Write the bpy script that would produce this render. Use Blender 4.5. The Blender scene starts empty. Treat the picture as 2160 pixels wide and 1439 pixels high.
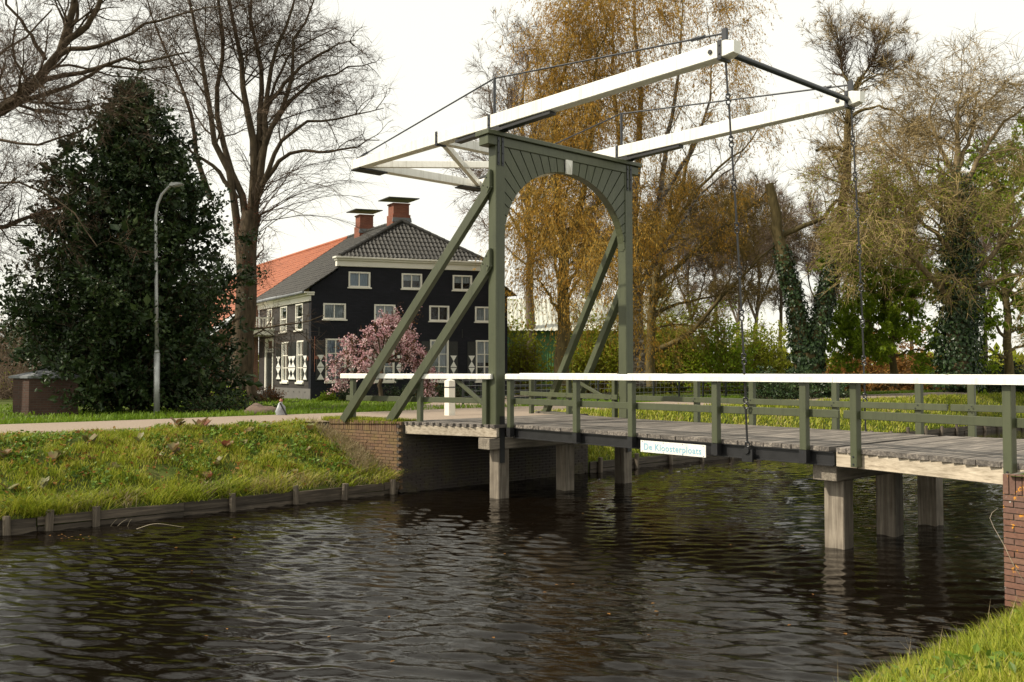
import bpy, math, random
import numpy as np
from mathutils import Vector, Matrix

# ------------------------------------------------------------------ camera, sky, sun, exposure
SC = bpy.context.scene
COL = SC.collection
EYE = 1.042
PITCH = math.atan((783 - 719.5) / 1860.0)
cam_d = bpy.data.cameras.new('camera')
cam_d.sensor_width = 36.0
cam_d.lens = 36.0 * 1860.0 / 2160.0
cam_d.clip_start = 0.05
cam_d.clip_end = 3000.0
cam = bpy.data.objects.new('camera', cam_d)
cam.location = (0, 0, EYE)
cam.rotation_euler = (math.pi / 2 + PITCH, 0, 0)
COL.objects.link(cam)
SC.camera = cam

SUN_HEAD, SUN_EL = math.radians(254.0), math.radians(43.0)
world = bpy.data.worlds.new('World')
SC.world = world
world.use_nodes = True
wn, wl = world.node_tree.nodes, world.node_tree.links
wn.clear()
w_out = wn.new('ShaderNodeOutputWorld')
sky = wn.new('ShaderNodeTexSky')
sky.sky_type = 'NISHITA'
sky.sun_disc = False
sky.sun_elevation = SUN_EL
sky.sun_rotation = SUN_HEAD
sky.air_density, sky.dust_density, sky.ozone_density = 1.0, 4.0, 1.0
bg1 = wn.new('ShaderNodeBackground')
bg1.inputs[1].default_value = 0.10
wl.new(sky.outputs[0], bg1.inputs[0])
bg2 = wn.new('ShaderNodeBackground')            # even veil of thin white cloud
bg2.inputs[0].default_value = (1.0, 0.975, 0.855, 1)
bg2.inputs[1].default_value = 1.30
wmix = wn.new('ShaderNodeMixShader')
wmix.inputs[0].default_value = 0.80
wl.new(bg1.outputs[0], wmix.inputs[1])
wl.new(bg2.outputs[0], wmix.inputs[2])
wl.new(wmix.outputs[0], w_out.inputs[0])

sun_d = bpy.data.lights.new('sun', 'SUN')
sun_d.energy = 5.0
sun_d.angle = math.radians(0.6)
sun_d.color = (1.0, 0.91, 0.74)
sun = bpy.data.objects.new('sun', sun_d)
SUNV = Vector((math.sin(SUN_HEAD) * math.cos(SUN_EL), math.cos(SUN_HEAD) * math.cos(SUN_EL), math.sin(SUN_EL)))
sun.rotation_euler = (-SUNV).to_track_quat('-Z', 'Y').to_euler()
sun.location = SUNV * 60
COL.objects.link(sun)

SC.view_settings.view_transform = 'Standard'
SC.view_settings.look = 'None'
SC.view_settings.exposure = 0.04
SC.view_settings.gamma = 1.0
SC.view_settings.use_curve_mapping = False

rng = np.random.default_rng(11)
random.seed(11)

# ------------------------------------------------------------------ frames
class Frame:
    def __init__(s, o, ax, ay):
        s.o = np.array(o, float); s.ax = np.array(ax, float); s.ay = np.array(ay, float)
        s.rz = math.atan2(ax[1], ax[0])
    def w(s, p):
        p = np.asarray(p, float)
        return s.o + p[..., 0:1] * s.ax + p[..., 1:2] * s.ay + p[..., 2:3] * np.array([0, 0, 1.0])
WF = Frame((0, 0, 0), (1, 0, 0), (0, 1, 0))
_h = math.pi - math.atan(1585 / 1860.0)
BX = np.array([math.sin(_h), math.cos(_h), 0]); BY = np.array([-BX[1], BX[0], 0])
BR = Frame((0.055, 17.238, 0), BX, BY)          # bridge: x along the deck to the near bank, y along the canal
_a, _b = math.radians(72.6), math.radians(-33.5)
HS = Frame((-9.58, 42.0, 0), (math.sin(_a), math.cos(_a), 0), (math.sin(_b), math.cos(_b), 0))   # farmhouse
CAMR = np.array([1., 0, 0]); CAMF = np.array([0, math.cos(PITCH), math.sin(PITCH)]); CAMU = np.array([0, -math.sin(PITCH), math.cos(PITCH)])
def at(px, py, Y):
    d = CAMF + CAMR * (px - 1080) / 1860 - CAMU * (py - 719.5) / 1860
    return np.array([0, 0, EYE]) + d * (Y / d[1])
def br_local(p):
    d = np.asarray(p) - BR.o
    return np.stack([d @ BX, d @ BY, d[..., 2]], -1)

# ------------------------------------------------------------------ materials
def nodes_of(name):
    m = bpy.data.materials.new(name); m.use_nodes = True
    nt = m.node_tree; nt.nodes.clear()
    out = nt.nodes.new('ShaderNodeOutputMaterial')
    b = nt.nodes.new('ShaderNodeBsdfPrincipled')
    nt.links.new(b.outputs[0], out.inputs[0])
    return m, nt, b, out
def ramp(nt, fac, cols):
    r = nt.nodes.new('ShaderNodeValToRGB')
    el = r.color_ramp.elements
    while len(el) < len(cols): el.new(0.5)
    for e, (p, c) in zip(el, cols):
        e.position = p; e.color = (*c, 1)
    nt.links.new(fac, r.inputs[0])
    return r.outputs[0]
def noise(nt, vec, scale, detail=4, rough=0.6):
    n = nt.nodes.new('ShaderNodeTexNoise')
    n.inputs['Scale'].default_value = scale; n.inputs['Detail'].default_value = detail; n.inputs['Roughness'].default_value = rough
    if vec is not None: nt.links.new(vec, n.inputs['Vector'])
    return n.outputs['Fac']
def coords(nt, scale=(1, 1, 1), kind='Object'):
    t = nt.nodes.new('ShaderNodeTexCoord')
    mp = nt.nodes.new('ShaderNodeMapping'); mp.inputs['Scale'].default_value = scale
    nt.links.new(t.outputs[kind], mp.inputs['Vector'])
    return mp.outputs[0]
def math_n(nt, op, a, b):
    m = nt.nodes.new('ShaderNodeMath'); m.operation = op
    for i, v in enumerate((a, b)):
        if isinstance(v, (int, float)): m.inputs[i].default_value = v
        else: nt.links.new(v, m.inputs[i])
    return m.outputs[0]
def mixc(nt, fac, a, b, blend='MIX'):
    m = nt.nodes.new('ShaderNodeMix'); m.data_type = 'RGBA'; m.blend_type = blend
    for s, v in ((m.inputs[0], fac), (m.inputs[6], a), (m.inputs[7], b)):
        if isinstance(v, (int, float)): s.default_value = v
        elif isinstance(v, tuple): s.default_value = (*v, 1)
        else: nt.links.new(v, s)
    return m.outputs[2]
def bump(nt, b, h, strength, dist):
    n = nt.nodes.new('ShaderNodeBump'); n.inputs['Strength'].default_value = strength; n.inputs['Distance'].default_value = dist
    nt.links.new(h, n.inputs['Height']); nt.links.new(n.outputs[0], b.inputs['Normal'])
def wpos(nt, scale=(1, 1, 1)):
    g = nt.nodes.new('ShaderNodeNewGeometry')
    mp = nt.nodes.new('ShaderNodeMapping'); mp.inputs['Scale'].default_value = scale
    nt.links.new(g.outputs['Position'], mp.inputs['Vector'])
    return mp.outputs[0]
def rnd_obj(nt):
    return nt.nodes.new('ShaderNodeObjectInfo').outputs['Random']
def rnd_isl(nt):
    return nt.nodes.new('ShaderNodeNewGeometry').outputs['Random Per Island']

MATS = {}
def simple(name, c1, c2, rough=0.6, scale=3.0, bs=0.0, bscale=30, metal=0.0, spec=0.5, stretch=(1, 1, 1), world_c=True, objvar=0.0, dirt=None, streak=None):
    m, nt, b, out = nodes_of(name)
    v = wpos(nt, stretch) if world_c else coords(nt, stretch)
    col = ramp(nt, noise(nt, v, scale, 6), [(0.3, c1), (0.7, c2)])
    if objvar:
        f = math_n(nt, 'ADD', math_n(nt, 'MULTIPLY', rnd_obj(nt), objvar), 1 - objvar / 2)
        hs = nt.nodes.new('ShaderNodeHueSaturation'); nt.links.new(f, hs.inputs['Value']); nt.links.new(col, hs.inputs['Color']); col = hs.outputs[0]
    if dirt:
        dc, ds, lo, hi = dirt
        col = mixc(nt, ramp(nt, noise(nt, v, ds, 8, 0.7), [(lo, (0, 0, 0)), (hi, (1, 1, 1))]), col, dc)
    if streak:
        sv = wpos(nt, (9.0, 9.0, 0.55))
        col = mixc(nt, ramp(nt, noise(nt, sv, 1.6, 6, 0.7), [(0.50, (0, 0, 0)), (0.78, (streak[1],) * 3)]), col, streak[0])
        col = mixc(nt, ramp(nt, noise(nt, wpos(nt), 38.0, 4, 0.7), [(0.60, (0, 0, 0)), (0.80, (streak[1] * .8,) * 3)]), col, streak[0])
    nt.links.new(col, b.inputs['Base Color'])
    b.inputs['Roughness'].default_value = rough; b.inputs['Metallic'].default_value = metal
    b.inputs['Specular IOR Level'].default_value = spec
    if bs: bump(nt, b, noise(nt, v, bscale, 6), bs, 0.01)
    MATS[name] = m
    return m
def wood(name, c1, c2, c3, axis=1, rough=0.75, dark=0.5):
    """weathered timber: grain stretched along one object axis, each piece its own tone"""
    m, nt, b, out = nodes_of(name)
    st = [28.0, 28.0, 28.0]; st[axis] = 1.3
    oi = nt.nodes.new('ShaderNodeObjectInfo')
    v0 = coords(nt, tuple(st))
    add = nt.nodes.new('ShaderNodeVectorMath'); add.operation = 'ADD'
    cmb = nt.nodes.new('ShaderNodeCombineXYZ')
    nt.links.new(math_n(nt, 'MULTIPLY', oi.outputs['Random'], 57.0), cmb.inputs[0]); nt.links.new(math_n(nt, 'MULTIPLY', oi.outputs['Random'], 31.0), cmb.inputs[2])
    nt.links.new(v0, add.inputs[0]); nt.links.new(cmb.outputs[0], add.inputs[1])
    g = noise(nt, add.outputs[0], 1.0, 7, 0.65)
    col = ramp(nt, g, [(0.28, c1), (0.5, c2), (0.72, c3)])
    big = noise(nt, wpos(nt), 2.2, 5)
    col = mixc(nt, ramp(nt, big, [(0.42, (0, 0, 0)), (0.7, (dark, dark, dark))]), col, tuple(x * 0.35 for x in c1))
    hs = nt.nodes.new('ShaderNodeHueSaturation')
    nt.links.new(math_n(nt, 'ADD', math_n(nt, 'MULTIPLY', oi.outputs['Random'], 0.5), 0.75), hs.inputs['Value']); nt.links.new(col, hs.inputs['Color'])
    nt.links.new(hs.outputs[0], b.inputs['Base Color'])
    b.inputs['Roughness'].default_value = rough
    bump(nt, b, g, 0.5, 0.006)
    MATS[name] = m
    return m
def leafmat(name, cols, rough=0.5, trans=0.35, spec=0.3, patch=1.2):
    """foliage: tone per leaf plus patches through the crown, some light passes through"""
    m, nt, b, out = nodes_of(name)
    n = len(cols)
    f = math_n(nt, 'ADD', math_n(nt, 'MULTIPLY', rnd_isl(nt), 0.52), math_n(nt, 'MULTIPLY', ramp(nt, noise(nt, wpos(nt), patch, 3), [(0.3, (0, 0, 0)), (0.7, (1, 1, 1))]), 0.48))
    col = ramp(nt, f, [(0.08 + 0.84 * i / (n - 1), c) for i, c in enumerate(cols)])
    nt.links.new(col, b.inputs['Base Color'])
    b.inputs['Roughness'].default_value = rough; b.inputs['Specular IOR Level'].default_value = spec
    if trans:
        t = nt.nodes.new('ShaderNodeBsdfTranslucent'); nt.links.new(col, t.inputs[0])
        mx = nt.nodes.new('ShaderNodeMixShader'); mx.inputs[0].default_value = trans
        nt.links.new(b.outputs[0], mx.inputs[1]); nt.links.new(t.outputs[0], mx.inputs[2]); nt.links.new(mx.outputs[0], out.inputs[0])
    MATS[name] = m
    return m

GREEN = simple('green_paint', (0.064, 0.073, 0.040), (0.077, 0.087, 0.048), 0.42, 1.5, 0.15, 60, objvar=0.14, dirt=((0.045, 0.050, 0.030), 5.0, 0.55, 0.85), streak=((0.030, 0.034, 0.020), 0.6))
WHITE = simple('white_paint', (0.74, 0.73, 0.68), (0.84, 0.83, 0.79), 0.45, 2.0, 0.12, 40, dirt=((0.42, 0.38, 0.30), 7.0, 0.62, 0.9), streak=((0.33, 0.30, 0.24), 0.55))
BLACK = simple('black_iron', (0.010, 0.010, 0.011), (0.020, 0.020, 0.022), 0.42, 6, 0.1, 80, metal=0.0)
STRAP = simple('blue_black_iron', (0.014, 0.016, 0.022), (0.022, 0.025, 0.032), 0.4, 6)
JOINT = simple('dark_joint', (0.006, 0.007, 0.005), (0.010, 0.011, 0.008), 0.9)
DECK = wood('deck_wood', (0.040, 0.035, 0.032), (0.140, 0.122, 0.108), (0.36, 0.315, 0.265), 1)
FASC = wood('pale_wood', (0.24, 0.19, 0.135), (0.46, 0.39, 0.30), (0.62, 0.54, 0.43), 0, dark=0.3)
PILE = wood('pile_wood', (0.12, 0.095, 0.07), (0.25, 0.21, 0.165), (0.40, 0.35, 0.28), 2, dark=0.45)
CAPW = wood('cap_wood', (0.10, 0.085, 0.065), (0.20, 0.17, 0.135), (0.34, 0.30, 0.24), 1)
REVET = wood('revetment_wood', (0.026, 0.020, 0.014), (0.075, 0.058, 0.042), (0.18, 0.145, 0.108), 1)
STAKE = wood('stake_wood', (0.05, 0.038, 0.028), (0.12, 0.095, 0.07), (0.24, 0.20, 0.15), 2)
MORTAR = simple('mortar', (0.075, 0.068, 0.055), (0.13, 0.118, 0.098), 0.9, 9, 0.3, 60)
def brickmat(name, cols, lichen=None, moss=None):
    m, nt, b, out = nodes_of(name)
    col = ramp(nt, rnd_obj(nt), [(i / (len(cols) - 1), c) for i, c in enumerate(cols)])
    p = wpos(nt)
    col = mixc(nt, ramp(nt, noise(nt, p, 25, 6), [(0.35, (0, 0, 0)), (0.75, (0.6, 0.6, 0.6))]), col, tuple(x * 0.45 for x in cols[0]))
    if moss:
        col = mixc(nt, ramp(nt, noise(nt, p, 3.0, 5), [(0.45, (0, 0, 0)), (0.75, (0.75, 0.75, 0.75))]), col, moss)
    if lichen:
        col = mixc(nt, ramp(nt, noise(nt, p, 9.0, 7, 0.7), [(0.60, (0, 0, 0)), (0.64, (1, 1, 1))]), col, lichen)
        col = mixc(nt, ramp(nt, noise(nt, wpos(nt, (1.3, 1.3, 1.3)), 14.0, 6), [(0.66, (0, 0, 0)), (0.69, (1, 1, 1))]), col, (0.5, 0.48, 0.44))
    nt.links.new(col, b.inputs['Base Color']); b.inputs['Roughness'].default_value = 0.85
    bump(nt, b, noise(nt, p, 70, 5), 0.4, 0.004)
    MATS[name] = m
    return m
BRICK = brickmat('canal_brick', [(0.13, 0.068, 0.040), (0.17, 0.10, 0.055), (0.20, 0.12, 0.06), (0.14, 0.085, 0.06)], moss=(0.16, 0.12, 0.035))
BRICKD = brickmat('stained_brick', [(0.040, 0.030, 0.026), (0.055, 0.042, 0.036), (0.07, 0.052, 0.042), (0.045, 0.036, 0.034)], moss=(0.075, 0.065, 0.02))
BRICKN = brickmat('near_brick', [(0.16, 0.075, 0.05), (0.20, 0.10, 0.07), (0.15, 0.085, 0.068), (0.22, 0.12, 0.08)], lichen=(0.62, 0.26, 0.02))
BRICKR = brickmat('red_brick', [(0.16, 0.05, 0.03), (0.22, 0.075, 0.045), (0.19, 0.06, 0.04)])
BARK = {}
for nm, a, c in (('bark_brown', (0.034, 0.025, 0.016), (0.105, 0.078, 0.050)), ('bark_olive', (0.060, 0.048, 0.022), (0.165, 0.128, 0.058)),
                 ('bark_tan', (0.10, 0.076, 0.042), (0.27, 0.205, 0.115)), ('bark_grey', (0.07, 0.056, 0.042), (0.18, 0.145, 0.11))):
    BARK[nm] = simple(nm, a, c, 0.9, 2.5, 0.6, 14, stretch=(3, 3, 0.8), spec=0.2)
TWIGB = simple('twig_brown', (0.060, 0.040, 0.027), (0.125, 0.085, 0.058), 0.85, 1.5, spec=0.2)
TWIGT = simple('twig_tan', (0.165, 0.122, 0.056), (0.36, 0.265, 0.125), 0.8, 0.5, spec=0.2)
TWIGO = simple('twig_olive', (0.13, 0.095, 0.025), (0.27, 0.185, 0.045), 0.8, 0.4, spec=0.2)
TWIGP = simple('twig_mauve', (0.12, 0.085, 0.062), (0.22, 0.16, 0.115), 0.85, 0.4, spec=0.2)

# ------------------------------------------------------------------ scene graph helpers
def tag(o, label, cat, group=None, kind=None):
    if label: o['label'] = label
    if cat: o['category'] = cat
    if group: o['group'] = group
    if kind: o['kind'] = kind
    return o
def thing(name, label, cat, base, fr=BR, group=None):
    o = bpy.data.objects.new(name, None); COL.objects.link(o)
    o.empty_display_size = 0.2
    o.location = fr.w(np.array(base, float)); o.rotation_euler = (0, 0, fr.rz)
    tag(o, label, cat, group)
    return o
def mesh_np(name, V, faces, smooth=False):
    """fast mesh from arrays; faces = list of int arrays (n,k)"""
    me = bpy.data.meshes.new(name)
    V = np.ascontiguousarray(V, np.float32)
    faces = [np.asarray(f, np.int32) for f in faces if len(f)]
    me.vertices.add(len(V)); me.vertices.foreach_set('co', V.ravel())
    loops = np.concatenate([f.ravel() for f in faces])
    tot = np.concatenate([np.full(len(f), f.shape[1], np.int32) for f in faces])
    me.loops.add(len(loops)); me.loops.foreach_set('vertex_index', loops)
    me.polygons.add(len(tot))
    st = np.concatenate([[0], np.cumsum(tot)[:-1]]).astype(np.int32)
    me.polygons.foreach_set('loop_start', st); me.polygons.foreach_set('loop_total', tot)
    me.polygons.foreach_set('use_smooth', np.full(len(tot), bool(smooth)))
    me.update(calc_edges=True)
    return me
def to_local(Vw, parent):
    if parent is None: return Vw
    loc = np.array(parent.location); a = parent.rotation_euler[2]
    # parents of parents: parts sit at their thing's origin, so walk up
    p = parent.parent
    d = Vw - loc
    if p is not None:
        d = Vw - np.array(p.location) ; a = p.rotation_euler[2]
    c, s = math.cos(a), math.sin(a)
    out = d.copy()
    out[:, 0] = c * d[:, 0] + s * d[:, 1]; out[:, 1] = -s * d[:, 0] + c * d[:, 1]
    return out
def add_np(name, Vw, faces, mat, parent=None, smooth=False, bevel=0.0):
    me = mesh_np(name, to_local(np.asarray(Vw, float), parent), faces, smooth)
    me.materials.append(mat)
    o = bpy.data.objects.new(name, me); COL.objects.link(o)
    if parent is not None: o.parent = parent
    if bevel:
        md = o.modifiers.new('bevel', 'BEVEL'); md.width = bevel; md.segments = 1; md.limit_method = 'ANGLE'
    return o
class MB:
    def __init__(s): s.v = []; s.f = []; s.n = 0
    def add(s, V, F):
        s.v.append(np.asarray(V, float)); s.f += [[i + s.n for i in q] for q in F]; s.n += len(V); return s
    def box(s, x0, x1, y0, y1, z0, z1):
        V = [(x0, y0, z0), (x1, y0, z0), (x1, y1, z0), (x0, y1, z0), (x0, y0, z1), (x1, y0, z1), (x1, y1, z1), (x0, y1, z1)]
        return s.add(V, [(3, 2, 1, 0), (4, 5, 6, 7), (0, 1, 5, 4), (1, 2, 6, 5), (2, 3, 7, 6), (3, 0, 4, 7)])
    def prism(s, poly, axis, a, b):
        """polygon in the two other axes, pushed from a to b along axis"""
        n = len(poly); V = []
        for t in (a, b):
            for u, w in poly:
                V.append({0: (t, u, w), 1: (u, t, w), 2: (u, w, t)}[axis])
        F = [tuple(range(n))[::-1], tuple(range(n, 2 * n))] + [(i, (i + 1) % n, n + (i + 1) % n, n + i) for i in range(n)]
        if axis == 1: F = [f[::-1] for f in F]
        return s.add(V, F)
    def bar(s, p, q, w, h, up=(0, 0, 1)):
        """square timber between two points, w across, h along up"""
        p, q = np.array(p, float), np.array(q, float); t = (q - p) / np.linalg.norm(q - p)
        sd = np.cross(t, up); sd /= np.linalg.norm(sd); u = np.cross(sd, t)
        V = [e + sd * a * w / 2 + u * c * h / 2 for e in (p, q) for a, c in ((-1, -1), (1, -1), (1, 1), (-1, 1))]
        return s.add(V, [(0, 1, 2, 3), (7, 6, 5, 4), (0, 4, 5, 1), (1, 5, 6, 2), (2, 6, 7, 3), (3, 7, 4, 0)])
    def tube(s, pts, r, n=8, cap=True):
        P = np.array(pts, float); R = np.broadcast_to(np.asarray(r, float), (len(P),))
        T = np.gradient(P, axis=0); T /= np.linalg.norm(T, axis=1)[:, None]
        ref = np.array([0, 0, 1.0]) if abs(T[0][2]) < 0.9 else np.array([1.0, 0, 0])
        V = []
        for p, t, rr in zip(P, T, R):
            a = np.cross(t, ref); a /= np.linalg.norm(a); b = np.cross(t, a)
            for k in range(n):
                th = 2 * math.pi * k / n; V.append(p + rr * (math.cos(th) * a + math.sin(th) * b))
        m = len(P)
        F = [(i * n + k, (i + 1) * n + k, (i + 1) * n + (k + 1) % n, i * n + (k + 1) % n) for i in range(m - 1) for k in range(n)]
        if cap: F += [tuple(range(n)), tuple(range((m - 1) * n, m * n))[::-1]]
        return s.add(V, F)
    def build(s, name, mat, parent=None, fr=BR, smooth=False, bevel=0.0):
        V = fr.w(np.concatenate(s.v))
        groups = {}
        for f in s.f: groups.setdefault(len(f), []).append(f)
        return add_np(name, V, [np.array(g) for g in groups.values()], mat, parent, smooth, bevel)
def bolt(mb, c, axis=(0, -1, 0), r=0.014, l=0.012):
    c = np.array(c, float); a = np.array(axis, float)
    mb.tube([c - a * 0.004, c + a * l], r, 6)
# ------------------------------------------------------------------ ground, road, water
def interp(x, pts):
    xs, zs = zip(*sorted(pts)); return np.interp(x, xs, zs)
FAR_PROFILE = [(-2.235, -3.2), (-2.25, -1.21), (-2.6, -1.03), (-3.2, -0.70), (-3.8, -0.42), (-4.3, -0.21), (-4.8, -0.135), (-8.4, -0.135), (-10, -0.16), (-14, -0.20), (-22, -0.29), (-30, -0.33), (-60, -0.4), (-900, -0.4)]
NEAR_PROFILE = [(9.38, -3.2), (9.40, -1.56), (9.62, -1.48), (9.95, -1.26), (10.45, -1.0), (11.1, -0.78), (12, -0.62), (13, -0.57), (500, -0.57)]
def wing_y(x, far=False):
    t = np.clip(-2.2 - x, 0, 2.1)
    return (4.25 + 0.26 * t) if far else (-1.22 - 0.255 * t)
def far_h(x, y):
    z = interp(x, FAR_PROFILE)
    rough = 0.035 * np.sin(x * 2.3 + y * 1.1) * np.sin(y * 1.7 - x * 0.6) + 0.02 * np.sin(y * 4.3 + x * 3.1)
    amp = np.where((x > -5.0) & (x < -2.5), 1.0, np.where(x < -9, 1.2, 0.12))
    return z + rough * amp * np.clip((-2.25 - x) * 2, 0, 1)
def sheet(name, xs, ys_fn, ny, hfn):
    """grid sheet in bridge coordinates, ys_fn(x, u) gives y for u in 0..1"""
    u = np.linspace(0, 1, ny) if np.isscalar(ny) else np.asarray(ny)
    Xg, U = np.meshgrid(xs, u, indexing='ij'); Y = ys_fn(Xg, U)
    V = np.stack([Xg, Y, hfn(Xg, Y)], -1).reshape(-1, 3)
    n, m = Xg.shape; i = np.arange(n * m).reshape(n, m)
    F = np.stack([i[:-1, :-1], i[:-1, 1:], i[1:, 1:], i[1:, :-1]], -1).reshape(-1, 4)
    return V, F
def earthmat():
    m, nt, b, out = nodes_of('soil_and_turf')
    p = wpos(nt)
    c = ramp(nt, noise(nt, p, 1.6, 8, 0.65), [(0.3, (0.035, 0.045, 0.012)), (0.5, (0.062, 0.085, 0.016)), (0.68, (0.095, 0.105, 0.028))])
    c = mixc(nt, ramp(nt, noise(nt, p, 7.0, 6), [(0.52, (0, 0, 0)), (0.72, (0.8, 0.8, 0.8))]), c, (0.075, 0.055, 0.03))
    nt.links.new(c, b.inputs['Base Color']); b.inputs['Roughness'].default_value = 0.95; b.inputs['Specular IOR Level'].default_value = 0.1
    bump(nt, b, noise(nt, p, 22, 8), 0.8, 0.03)
    return m
EARTH = earthmat()
xs = -np.array([2.235, 2.25, 2.45, 2.7, 3, 3.3, 3.6, 3.9, 4.2, 4.5, 4.8, 5.1, 6, 7, 8.35, 9, 10, 11, 12, 13, 14, 16, 18, 20, 23, 26, 30, 36, 45, 60, 90, 150, 300, 900])
ul = np.concatenate([[0, .3, .6, .8, .88], np.linspace(.90, 1, 70)])      # dense near the bridge
V1, F1 = sheet('l', xs, lambda x, u: -300 + u * (wing_y(x) + 300), ul, far_h)
V2, F2 = sheet('r', xs, lambda x, u: wing_y(x, True) + (1 - u) * (300 - wing_y(x, True)), ul, far_h)
V3, F3 = sheet('m', xs, lambda x, u: wing_y(x) + u * (wing_y(x, True) - wing_y(x)), 12, lambda x, y: np.where(x > -4.9, -0.035 - 0.09 * np.clip((-2.25 - x) / 2.6, 0, 1), far_h(x, y)))
xn = np.array([9.38, 9.40, 9.62, 9.78, 9.95, 10.2, 10.45, 10.6, 11, 11.5, 12, 13, 15, 20, 40, 100, 500])
V4, F4 = sheet('nl', xn, lambda x, u: -300 + u * (-1.2 + 300), ul, lambda x, y: interp(x, NEAR_PROFILE) + 0.03 * np.sin(x * 3 + y * 2.2) * (x > 9.6))
V5, F5 = sheet('nr', xn, lambda x, u: 4.6 + (1 - u) * 295, ul, lambda x, y: interp(x, NEAR_PROFILE) + 0 * y)
V6, F6 = sheet('nm', xn, lambda x, u: -1.2 + u * 5.8, 4, lambda x, y: np.where(x < 30, -0.06, -0.57) + 0 * y)
Vb, Fb = sheet('bed', np.array([9.40, -2.25]), lambda x, u: -300 + 600 * u, 3, lambda x, y: x * 0 - 3.2)
VS = [V1, V2, V3, V4, V5, V6, Vb]; FS = [F1, F2[:, ::-1], F3, F4[:, ::-1], F5, F6[:, ::-1], Fb]
off = np.cumsum([0] + [len(v) for v in VS[:-1]])
ground = add_np('ground', BR.w(np.concatenate(VS)), [np.concatenate([f + o for f, o in zip(FS, off)])], EARTH, smooth=True)
tag(ground, None, None, kind='structure')

def asphalt(name, a, c, dirt):
    m, nt, b, out = nodes_of(name)
    p = wpos(nt)
    col = ramp(nt, noise(nt, p, 60, 3), [(0.3, a), (0.7, c)])
    col = mixc(nt, ramp(nt, noise(nt, p, 0.9, 6), [(0.4, (0, 0, 0)), (0.7, (0.6, 0.6, 0.6))]), col, dirt)
    nt.links.new(col, b.inputs['Base Color']); b.inputs['Roughness'].default_value = 0.9
    bump(nt, b, noise(nt, p, 90, 4), 0.5, 0.008)
    return m
ASPH = asphalt('worn_asphalt', (0.21, 0.160, 0.122), (0.33, 0.262, 0.205), (0.25, 0.195, 0.150))
yr = np.concatenate([np.linspace(-150, -12, 12), np.linspace(-11, 60, 80), np.linspace(65, 250, 12)])
def road_x(y, side):   # the lane follows the canal and swings off at the far right
    return np.where(side, -5.15, -8.35) + 0.06 * np.sin(y * 0.9 + side * 2)
mbv = []
for y in yr:
    for s, e in ((True, 0), (True, 1), (False, 1), (False, 0)):
        x = float(road_x(y, s)); mbv.append((x, y, -0.104 + (0.012 if e else -0.05)))
mbv = np.array(mbv); mbv[1::4, 0] -= 0.05; mbv[2::4, 0] += 0.05
n = len(yr); i = np.arange(n - 1)[:, None] * 4
F = np.concatenate([np.concatenate([i + k, i + k + 1, i + k + 5, i + k + 4], 1) for k in range(3)])
road = add_np('canal_road', BR.w(mbv), [F], ASPH); tag(road, None, None, kind='structure')
apr = MB()
pts = [(-2.27, -0.80), (-2.27, 3.72), (-3.6, 4.05), (-5.19, 5.6), (-5.19, -2.6), (-3.6, -1.15)]
apr.add([(x, y, -0.018 - 0.068 * min(1, (-2.25 - x) / 2.9)) for x, y in pts], [tuple(range(6))[::-1]])
tag(apr.build('approach_road', ASPH), None, None, kind='structure')
apn = MB(); apn.add([(x, y, -0.05) for x, y in [(9.3, -0.4), (9.3, 3.9), (14, 5), (30, 5), (30, -1), (14, -1)]], [tuple(range(6))])
tag(apn.build('near_approach_road', ASPH), None, None, kind='structure')
# garden drive from the lane to the house
drv = MB()
drv.add([(x, y, z) for x, y, z in [(-8.3, 2.6, -0.1), (-8.3, 7.5, -0.1), (-15.5, 13.5, -0.17), (-22, 24, -0.24), (-26, 24, -0.26), (-17, 10.5, -0.19)]], [(0, 5, 4, 3, 2, 1)])
tag(drv.build('garden_drive', ASPH), None, None, kind='structure')

def watermat():
    m, nt, b, out = nodes_of('dark_peat_water')
    p = wpos(nt)
    b.inputs['Base Color'].default_value = (0.0045, 0.0030, 0.0018, 1)
    b.inputs['Roughness'].default_value = 0.006; b.inputs['IOR'].default_value = 1.333; b.inputs['Specular IOR Level'].default_value = 0.41
    g = nt.nodes.new('ShaderNodeNewGeometry'); mp = nt.nodes.new('ShaderNodeMapping'); mp.inputs['Rotation'].default_value = (0, 0, math.radians(14)); nt.links.new(g.outputs['Position'], mp.inputs['Vector'])
    mp2 = nt.nodes.new('ShaderNodeMapping'); mp2.inputs['Scale'].default_value = (2.4, 7.5, 1.0); nt.links.new(mp.outputs[0], mp2.inputs['Vector'])
    h1 = noise(nt, mp2.outputs[0], 1.6, 3, 0.55)
    mp3 = nt.nodes.new('ShaderNodeMapping'); mp3.inputs['Scale'].default_value = (5.5, 13.0, 1.0); nt.links.new(mp.outputs[0], mp3.inputs['Vector'])
    h2 = noise(nt, mp3.outputs[0], 2.4, 4, 0.6)
    patch = ramp(nt, noise(nt, p, 0.55, 3), [(0.42, (0.15, 0.15, 0.15)), (0.62, (1, 1, 1))])
    h = math_n(nt, 'ADD', math_n(nt, 'MULTIPLY', h1, 0.8), math_n(nt, 'MULTIPLY', math_n(nt, 'MULTIPLY', h2, 0.36), patch))
    bump(nt, b, h, 0.5, 0.012)
    return m
WATER = watermat()
wy = np.concatenate([[-300, -120, -60, -35, -25], np.arange(-20, -13, 0.15), np.arange(-13, -2, 0.044), np.arange(-2, 8, 0.11), np.arange(8, 22, 0.25), np.arange(22, 60, 0.6), [70, 100, 160, 300]])
wx = np.arange(-2.4, 9.7, 0.048)
Xg, Yg = np.meshgrid(wx, wy, indexing='ij')
Wp = BR.w(np.stack([Xg, Yg, 0 * Xg], -1))
Z = np.zeros_like(Xg)
wr = np.random.default_rng(5)
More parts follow.
